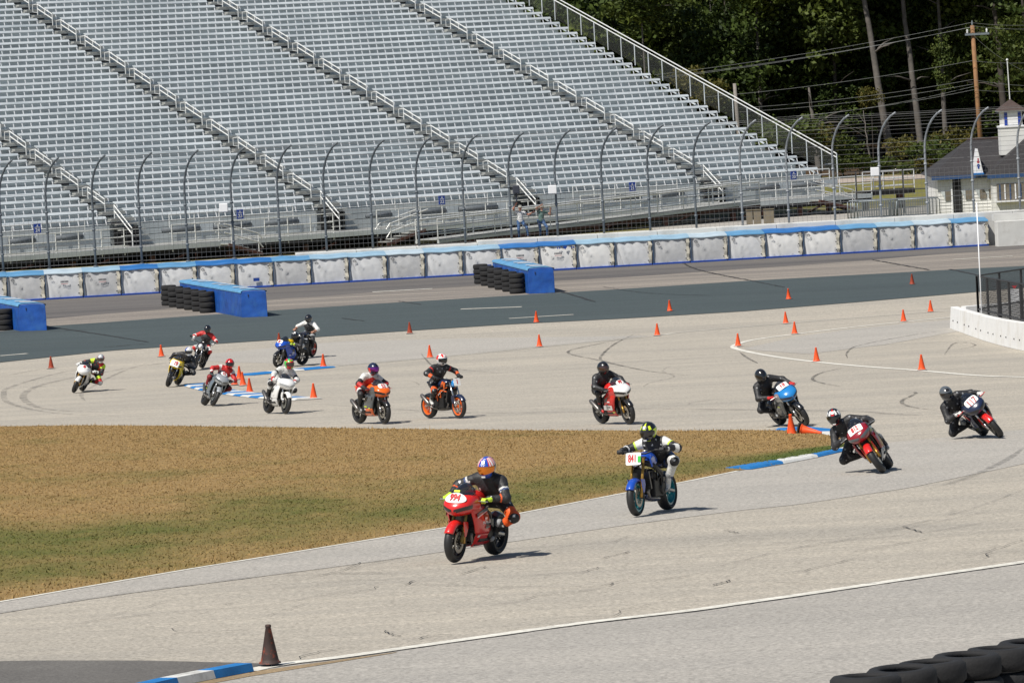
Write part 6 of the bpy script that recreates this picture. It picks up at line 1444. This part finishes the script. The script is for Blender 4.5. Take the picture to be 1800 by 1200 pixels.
field = [
 dict(px=(799.5, 990.5), dx=70.6, lean=4, name='994', blab='bright red sport bike numbered 994 in the foreground', rlab='person in black and orange leathers and flag-patterned helmet riding bike 994',
      bike=dict(num='994', plate='oval', psize=(.165, .088), sponsor=2, goldcal=True, paint=dict(nose=HR, side=HR, belly=HR, tank=HR, tail=HR, fender=HR, rim=M_BLK, accent=HG, accent2=HW, lamp=HB, fork=mat('olive_fork', (.16, .12, .03), .4, .5)), side_text=('HONDA', HW, .085), side_z=.565),
      ride=dict(hy=.15, roll=8, torso=50, hz=.88, hx=-.36, look=(6, 16), peg=(-.27, .19, .31), knee={1: (.5, 1.15, .22), -1: (1, -.35, .3)}, elbow={1: (-.35, 1.0, -.45), -1: (-.2, -1.0, -.1)}, suit={'mats': [LB, LO, LW, LN], 'thigh': [(.66, 0), (1, 1)], 'knee': [(.6, 1), (1, 0)], 'shin': [(.12, 0), (.42, 1), (1, 0)], 'uarm': [(.45, 0), (.55, 2), (.62, 3), (1, 0)], 'farm': [(.3, 0), (.38, 1), (1, 0)], 'extra': logos(2, .66)}, helmet=[HB, HW, HBL, HR], pattern=P_FLAG, visor=V_GOLD, ventm=HW, glove=[LY, LB], boot=[LB, LG])),
 dict(px=(1120, 908.5), dx=59, lean=-2.5, name='841', blab='blue naked bike with teal wheels and square plate 841', rlab='person in white and black leathers with black and yellow helmet riding bike 841',
      bike=dict(kind='naked', num='841', plate='rect', psize=(.132, .102), sponsor=1, paint=dict(nose=HB, tank=HBL, shroud=HBL, tail=HBL, fender=HBL, rim=HTEAL, bellypan=HNV, fork=M_GOLD, frame=M_BLK, plate=M_PLW)),
      ride=dict(hy=.06, torso=50, hx=-.50, hz=.86, grip=(.30, .37, 1.03), head=(.02, -.02, .0), look=(-5, 20), elbow={1: (-.6, 1, -.35), -1: (-.6, -1, -.35)}, knee={1: (.9, .7, .2), -1: (.9, -.7, .2)}, suit={'mats': [LB, LW, LN, LY], 'uarm': [(.42, 1), (.52, 3), (1, 0)], 'farm': [(.35, 1), (1, 0)], 'thigh': [(.45, 2), (.72, 0), (1, 1)], 'knee': 0, 'shin': [(.65, 1), (1, 2)], 'hips': 2, 'extra': logos(1, .84)}, helmet=[HB, HY], pattern=P_STRIPE, ventm=HW, visor=V_DARK, glove=[LB, LW], boot=[LW, LG])),
 dict(px=(1554.5, 832), dx=22, lean=-32, name='812', blab='dark red and charcoal sport bike numbered 812 leaning hard round the turf tip', rlab='person in black leathers with red, white and black helmet hanging off bike 812',
      bike=dict(num='812', plate='rect', psize=(.14, .075), goldcal=True, paint=dict(nose=HMR, cheek=HG, side=HMR, belly=HS, tank=HMR, tail=HG, fender=HR, lamp=HG, fork=M_GOLD, rim=M_BLK, accent=HG)),
      ride=dict(hy=-.17, roll=-10, torso=50, hx=-.32, hz=.86, look=(-8, 14), head=(.02, .0, .02), knee={-1: (.55, -1.3, -.25), 1: (1, .1, .5)}, elbow={-1: (-.2, -1, -.5), 1: (-.8, .5, -.35)}, suit=black, helmet=[HB, HR, HW], pattern=P_RWB, visor=V_DARK, ventm=HW)),
 dict(px=(1761.5, 770), dx=-16, lean=-38, name='117', blab='navy and red sport bike numbered 117 at the far right', rlab='person in black leathers with grey helmet and white gloves riding bike 117',
      bike=dict(num='117', plate='wedge', psize=(.15, .125), ppos=(.70, 0, .955), ptilt=42, squeeze=.62, sponsor=0, paint=dict(nose=HNV, side=HNV, belly=HB, tank=HNV, tail=HB, fender=HR, rim=M_BLK, accent=HR, lamp=HB, lever=HR, num=mat('number_maroon', (.30, .02, .03), .5))),
      ride=dict(hy=-.18, roll=-8, torso=50, hz=.86, look=(-4, 14), head=(.02, .02, .02), knee={-1: (.5, -1.3, -.35), 1: (1, .1, .5)}, elbow={1: (-.8, .5, -.3), -1: (-.3, -1, -.4)}, suit=black, helmet=[HG, HB], pattern=pat(ab(0, 32, 38, 58, 1), base=0), visor=V_DARK, glove=[LW, LB])),
 dict(px=(1418, 749), dx=-36, lean=-27, name='919', blab='black sport bike with bright blue nose numbered 9 19', rlab='person in plain black leathers and black helmet leaning bike 9 19 behind the cones',
      bike=dict(num='9 19', plate='rect', psize=(.14, .07), ppos=(.56, 0, 1.045), ptilt=42, squeeze=.5, paint=dict(nose=HC, cheek=HS, side=HG, belly=HB, tank=HB, tail=HB, fender=HB, rim=M_BLK, lamp=HNV)),
      ride=dict(hy=-.12, roll=-6, torso=42, hx=-.36, look=(-4, 4), knee={-1: (.7, -.9, -.1), 1: (1, .2, .4)}, suit=black, helmet=[HB, HW], pattern=PLAIN, visor=V_DARK, glove=[LR, LB])),
 dict(px=(1108, 746), dx=-45, lean=-9, name='99', blab='red and white sport bike with 99 on its screen and 21 on its side', rlab='person in plain black jacket and black helmet sitting up on the red and white bike',
      bike=dict(num='99', plate='oval', psize=(.10, .075), ppos=(.60, 0, 1.02), ptilt=44, paint=dict(nose=HW, cheek=HR, side=HR, sidepanel=HW, belly=HR, tank=HR, tail=HR, fender=HB, rim=M_BLK, fork=M_GOLD, lamp=HB), side_text=('21', HB, .13)),
      ride=dict(hy=-.03, torso=44, hx=-.44, roll=-4, hz=.87, look=(4, 6), suit=black, helmet=[HB], pattern=PLAIN, visor=V_BRN, hump=False, boot=[LB, LR])),
 dict(px=(808, 735.5), dx=-53, lean=1, name='ktm', blab='naked bike with orange wheels and orange frame in the centre', rlab='person sitting upright in black leathers with white and red helmet on the orange-wheeled bike',
      bike=dict(kind='naked', num='1', plate='rect', psize=(.10, .10), squeeze=.8, noff=(0, 0), mirrors=False, paint=dict(nose=HC, tank=HNV, shroud=HO, tail=HB, fender=HNV, rim=HO, trellis=HO, plate=HW, bellypan=HB, fork=M_CHR)),
      ride=dict(hy=-.02, torso=28, hx=-.30, hz=.92, grip=(.30, .37, 1.03), look=(0, 10), hump=False, elbow={1: (-.2, 1, -.2), -1: (-.2, -1, -.2)}, suit={'mats': [LB, LR, LG, LO], 'uarm': [(.3, 0), (.42, 1), (1, 0)], 'farm': [(.4, 0), (.75, 3), (1, 0)], 'thigh': [(.75, 0), (1, 3)], 'extra': logos(2, .74)}, helmet=[HW, HR, HG], pattern=P_WR, visor=V_DARK, ventm=HW, boot=[LW, LB])),
 dict(px=(676.5, 745.5), dx=-46, lean=1.5, name='52', blab='orange and charcoal sport bike numbered 52', rlab='person in white, red and black leathers with purple visor on the orange bike',
      bike=dict(num='52', plate='wedge', psize=(.13, .095), ppos=(.70, 0, .955), ptilt=42, paint=dict(nose=HO, cheek=HG, side=HG, belly=HO, tank=HO, tail=HO, fender=HB, rim=M_BLK, accent=HG, lamp=HB, lever=HR)),
      ride=dict(hy=-.02, roll=10, torso=42, hx=-.36, look=(8, 6), suit={'mats': [LW, LR, LB, LG], 'torso': 1, 'yoke': 0, 'uarm': [(.55, 0), (1, 2)], 'farm': [(.6, 1), (1, 2)], 'hips': 1, 'thigh': [(.5, 0), (1, 2)], 'shin': 2, 'hump': 1, 'extra': logos(2, .8)}, helmet=[HNV, HR], pattern=pat(ab(75, 105, -30, 10, 1), base=0), visor=V_PUR)),
 dict(px=(501.5, 728), dx=-34, lean=10, name='white', blab='all-white sport bike without a number beside the front kerb', rlab='person in white leathers with multicoloured helmet on the all-white bike',
      bike=dict(num=None, paint=dict(nose=HW, side=HW, belly=HW, tank=HW, tail=HB, fender=HW, rim=M_BLK, lamp=HS, fork=M_CHR)),
      ride=dict(hy=.12, roll=10, torso=40, hx=-.36, look=(10, 8), knee={1: (.8, .8, 0), -1: (.9, -.7, .2)}, elbow={1: (-.2, 1, -.3), -1: (-.3, -1, .1)}, suit={'mats': [LW, LG, LB, LR], 'uarm': [(.55, 0), (.75, 2), (1, 0)], 'farm': [(.6, 0), (1, 3)], 'thigh': [(.7, 1), (1, 0)], 'shin': [(.4, 0), (1, 2)], 'extra': logos(1, .7)}, helmet=[HG, HR, HGR, HBL, HR], pattern=P_MULTI, visor=V_BRN, ventm=HGR, glove=[LW, LR], boot=[LB, LB])),
 dict(px=(372.5, 714.5), dx=-20, lean=26, name='15', blab='slate grey sport bike with a round plate 15 leaning by the kerb', rlab='person in red leathers with red and black helmet on the slate grey bike',
      bike=dict(num='15', plate='oval', psize=(.10, .08), ppos=(.58, 0, 1.03), ptilt=44, paint=dict(nose=HS, cheek=paint('slate', (.13, .16, .19)), side=paint('slate', (.13, .16, .19)), belly=paint('slate', (.13, .16, .19)), tank=HS, tail=HB, fender=HS, rim=M_BLK, lamp=HG)),
      ride=dict(hy=.12, roll=2, torso=42, hx=-.36, look=(4, 8), knee={1: (.9, .6, 0), -1: (.9, -.7, .2)}, elbow={1: (-.2, 1, -.3), -1: (-.3, -1, .2)}, suit={'mats': [LR, LB, LW, LMR], 'uarm': [(.3, 2), (1, 0)], 'farm': [(.5, 0), (.8, 2), (1, 1)], 'thigh': [(.6, 3), (1, 1)], 'shin': 3, 'extra': logos(1, .7)}, helmet=[HR, HB], pattern=pat(ab(0, 12, 35, 90, 1), ab(40, 60, 20, 60, 1), ab(0, 60, -80, -40, 1), base=0), visor=V_DARK, ventm=HR, glove=[LB, LR])),
 dict(px=(294, 680.5), dx=12, lean=23, name='19', blab='yellow sport bike with a white nose board numbered 19', rlab='person in black leathers with white and blue helmet crouched on the yellow bike',
      bike=dict(num='19', plate='rect', psize=(.15, .12), ppos=(.80, 0, .865), ptilt=30, squeeze=.6, noff=(.03, 0), paint=dict(nose=HYL, side=HYL, belly=HYL, tank=HYL, tail=HYL, fender=HB, rim=M_BLK, lamp=HB)),
      ride=dict(hy=.12, roll=10, torso=52, hx=-.32, look=(8, 8), knee={1: (.6, 1.1, -.1), -1: (1, -.2, .3)}, suit=black, helmet=[HW, HBL, HB], pattern=pat(lambda a, e: 1 if -140 < a < -40 and e > 0 else None, ab(0, 25, 40, 60, 2), base=0), visor=V_DARK, ventm=HW)),
 dict(px=(341, 651), dx=9, lean=17, name='street', blab='dark street bike with pale screen half hidden behind the yellow bike', rlab='person sitting up in a red and black jacket and black helmet behind the yellow bike',
      bike=dict(kind='naked', num=None, mirrors=True, paint=dict(nose=HW, tank=HB, shroud=HS, tail=HB, fender=HB, rim=M_BLK, bellypan=HB)),
      ride=dict(hy=.0, torso=22, hx=-.32, hz=.90, grip=(.30, .37, 1.03), look=(-8, 6), hump=False, suit={'mats': [LB, LR, LW, LG], 'uarm': [(.75, 1), (1, 2)], 'farm': [(.4, 1), (1, 2)], 'yoke': 1, 'thigh': [(.45, 1), (1, 2)], 'knee': 1, 'shin': [(.25, 1), (1, 0)], 'extra': logos(3, .85)}, helmet=[HB], pattern=PLAIN, visor=V_DARK, glove=[LW, LB])),
 dict(px=(128.5, 691), dx=8, lean=27, name='98', blab='white sport bike leaning at the far left of the pack', rlab='person in black, fluorescent and red leathers on the leftmost bike',
      bike=dict(num='98', plate='oval', psize=(.13, .075), ppos=(.70, 0, .965), ptilt=42, paint=dict(nose=HW, side=HW, belly=HW, tank=HW, tail=HW, fender=HW, rim=M_BLK, lamp=HW, fork=M_GOLD)),
      ride=dict(hy=.20, roll=14, torso=44, hx=-.32, look=(6, 8), knee={1: (.5, 1.2, -.2), -1: (1, -.2, .3)}, elbow={1: (-.2, 1, -.5), -1: (-.3, -1, .1)}, suit={'mats': [LB, LY, LR, LW], 'uarm': [(.4, 1), (1, 0)], 'farm': [(.5, 0), (1, 3)], 'torso': [(.35, 2), (1, 0)], 'thigh': [(.45, 0), (.7, 1), (1, 2)], 'knee': 3, 'shin': [(.4, 2), (.7, 0), (1, 1)], 'extra': logos(2, .76)}, helmet=[HS, HW, HR], pattern=pat(ab(0, 30, 30, 70, 1), ab(60, 100, -20, 40, 2), base=0), visor=V_BRN, ventm=HW, glove=[LW, LB])),
 dict(px=(488.5, 646.5), dx=40, lean=9, name='01', blab='royal blue sport bike numbered 01 behind the all-white bike', rlab='person in black leathers crouched over the royal blue bike',
      bike=dict(num='01', plate='rect', psize=(.11, .085), ppos=(.70, 0, .955), ptilt=42, paint=dict(nose=HBL, side=HBL, belly=HBL, tank=HYL, tail=HW, fender=HB, rim=M_BLK, lamp=HNV)),
      ride=dict(hy=.17, roll=16, torso=72, hx=-.46, hz=.86, look=(0, -8), suit={'mats': [LB, LW, LY], 'thigh': [(.6, 0), (1, 1)], 'extra': logos(1, .8)}, helmet=[HW, HB, HO], pattern=pat(ab(0, 50, 30, 90, 0), ab(0, 180, -90, -20, 1), base=1), visor=V_DARK, glove=[LY, LB])),
 dict(px=(521, 632), dx=24, lean=9, name='black', blab='black naked bike with red wheels, rearmost on the track', rlab='person with white sleeves and black vest and helmet on the rearmost bike',
      bike=dict(kind='naked', num=None, mirrors=False, paint=dict(nose=HB, tank=HNV, shroud=HB, tail=HB, fender=HB, rim=paint('rust_red', (.42, .04, .02)), bellypan=HB)),
      ride=dict(hy=.02, torso=24, hx=-.34, hz=.90, grip=(.30, .37, 1.03), look=(-6, 8), hump=False, suit={'mats': [LB, LW, LG, leather('tan', (.40, .20, .13))], 'uarm': 1, 'farm': [(.55, 1), (1, 3)], 'yoke': 1, 'thigh': [(.6, 2), (1, 0)], 'extra': logos(2, .85)}, helmet=[HB], pattern=PLAIN, visor=V_DARK, glove=[leather('tan', (.40, .20, .13)), LB])),
]
for d in field:
    Mx = place(d['px'], d['dx'], d['lean'])
    bk = motorcycle(d['bike'], d['blab']); bk.matrix_world = Mx
    d['ride']['lean'] = d['lean']; rd = rider(Mx, d['ride'], d['rlab']); tag(rd, group='riders on the track')

# ================================================================== TWO SPECTATORS AT THE FENCE
SKIN = mat('skin', (.42, .22, .15), .55, var=.08, vscale=12); SKINR = mat('sunburnt_skin', (.46, .20, .13), .55, var=.08, vscale=12); TEE = mat('white_tee', (.66, .66, .66), .8, var=.05, bump=.3, bscale=20); GRN = mat('green_tee', (.10, .17, .15), .8, var=.1, bump=.3, bscale=20); JEAN = mat('blue_jeans', (.05, .11, .24), .8, var=.2, vscale=10, bump=.3); SHOE = mat('tan_shoe', (.16, .11, .07), .7); CAP = mat('pale_cap', (.42, .41, .36), .8, var=.1); EYE_M = mat('dark_eye', (.02, .015, .012), .4); HAIR = mat('grey_hair', (.20, .17, .14), .8)
def spectator(px, label, shirt, skin, j, short=True):
    p = at_y(px, 412, WALL_Y + 2.1); x, y = p.x, wall_y(p.x) + 2.0; root = empty('person', (x, y, 1.98), 0, label, 'person')
    B = Body(.03); V3 = Vector
    hp, nk, hd = V3(j['hip']), V3(j['neck']), V3(j['head'])
    B.limb(hp + V3((.08, 0, 0)), hp - V3((.08, 0, 0)), .115, .115, 2); B.limb(hp + V3((0, 0, .06)), hp.lerp(nk, .7), .145, .145, 1); B.limb(nk + V3((.14, 0, -.07)), nk + V3((-.14, 0, -.07)), .075, .075, 1); B.limb(nk - V3((0, 0, .05)), hd, .055, .055, 0, .02)
    B.limb(hd + V3((0, -.01, -.03)), hd + V3((0, 0, .05)), .075, .088, 0, .02); B.limb(hd + V3((0, -.085, -.01)), hd + V3((0, -.10, -.025)), .012, .016, 0, .012)
    for sx in (-1, 1):
        B.limb(hd + V3((sx * .085, .01, 0)), hd + V3((sx * .09, .015, -.02)), .014, .012, 0, .01)
        S = nk + V3((sx * .18, 0, -.06)); H = V3(j['hand'][sx]); E_ = ik(S, H, .29, .26, j['elbow'][sx]); H = E_ + (H - E_).normalized() * .26
        B.limb(S, E_, .058, .045, [(.62, 1), (1, 0)]); B.limb(E_, H, .046, .031, 0); dn = (H - E_).normalized(); sd = dn.cross(V3((0, 1, .01))).normalized()
        B.limb(H, H + dn * .07, .032, .034, 0, .02)
        for q in range(4): B.limb(H + dn * .075 + sd * (q - 1.5) * .02, H + dn * (.13 + (.01, .02, .018, .0)[q]) + sd * (q - 1.5) * .024 - V3((0, .02, 0)), .0105, .009, 0, .008)
        B.limb(H + dn * .03 - sd * .03 * sx, H + dn * .075 - sd * .06 * sx, .012, .01, 0, .01)
        hj = hp + V3((sx * .09, 0, -.03)); A_ = V3(j['foot'][sx]) + V3((0, 0, .09)); K = ik(hj, A_, .42, .42, j['knee'][sx])
        B.limb(hj, K, .092, .066, 2); B.limb(K, A_, .066, .05, 2)
        bm_ = Body(.02); bm_.limb((0, .05, -.04), (0, -.02, -.03), .04, .042, 0); bm_.limb((0, -.02, -.035), (0, -.15, -.05), .042, .034, 0)
        o = link('shoe', bm_.mesh('shoe', .012, [SHOE]), root); o.location = A_
    link('body', B.mesh('body', .0125, [skin, shirt, JEAN]), root)
    m = MB(); m.lathe([(.098, -.01), (.1, .03), (.085, .075), (.05, .1), (0, .108)], 16, c=hd + V3((0, .005, .035))); m.loft([[hd + V3((sx * .085, -.075 + .02 * abs(sx), .035)), hd + V3((sx * .07, -.165 + .06 * abs(sx), .02))] for sx in (-1, -.5, 0, .5, 1)]); m.build('cap', CAP, root, smooth=True, fix=False)
    for sx in (-1, 1): m = MB(); m.lathe([(0, -.012), (.012, 0), (0, .012)], 8, c=hd + V3((sx * .032, -.088, .012))); m.build('eye', EYE_M, root)
    m = MB(); m.box(hd + V3((0, -.086, -.058)), (.045, .012, .008)); m.build('mouth', SKINR, root)
    m = MB(); m.lathe([(.088, -.05), (.095, .0), (.093, .04)], 14, c=hd + V3((0, .025, .0))); 
    m.v = [v for v in m.v]; o = m.build('hair', HAIR, root, smooth=True, fix=False); o.scale = (.97, .9, 1); o.location = (0, .012, 0)
    return root
spectator(916, 'person in white tee shirt and jeans holding the fence, one foot up', TEE, SKINR, dict(hip=(0, 0, .88), neck=(.0, -.02, 1.40), head=(.02, -.04, 1.56), hand={-1: (-.20, -.30, 1.72), 1: (.62, -.22, 1.30)}, elbow={-1: (-1, 0, -.3), 1: (0, .3, -1)}, foot={-1: (-.10, 0, 0), 1: (.34, -.2, .06)}, knee={-1: (-.1, -1, 0), 1: (.6, -1, .6)}))
spectator(952, 'person in green tee shirt and jeans leaning on the fence with one arm out', GRN, SKIN, dict(hip=(0, 0, .86), neck=(.06, -.02, 1.36), head=(.08, -.05, 1.52), hand={-1: (.02, -.30, 1.62), 1: (.50, -.25, 1.38)}, elbow={-1: (-1, .2, -.4), 1: (.3, .3, -1)}, foot={-1: (-.06, 0, 0), 1: (.28, -.1, .04)}, knee={-1: (.1, -1, .1), 1: (.6, -1, .3)}))
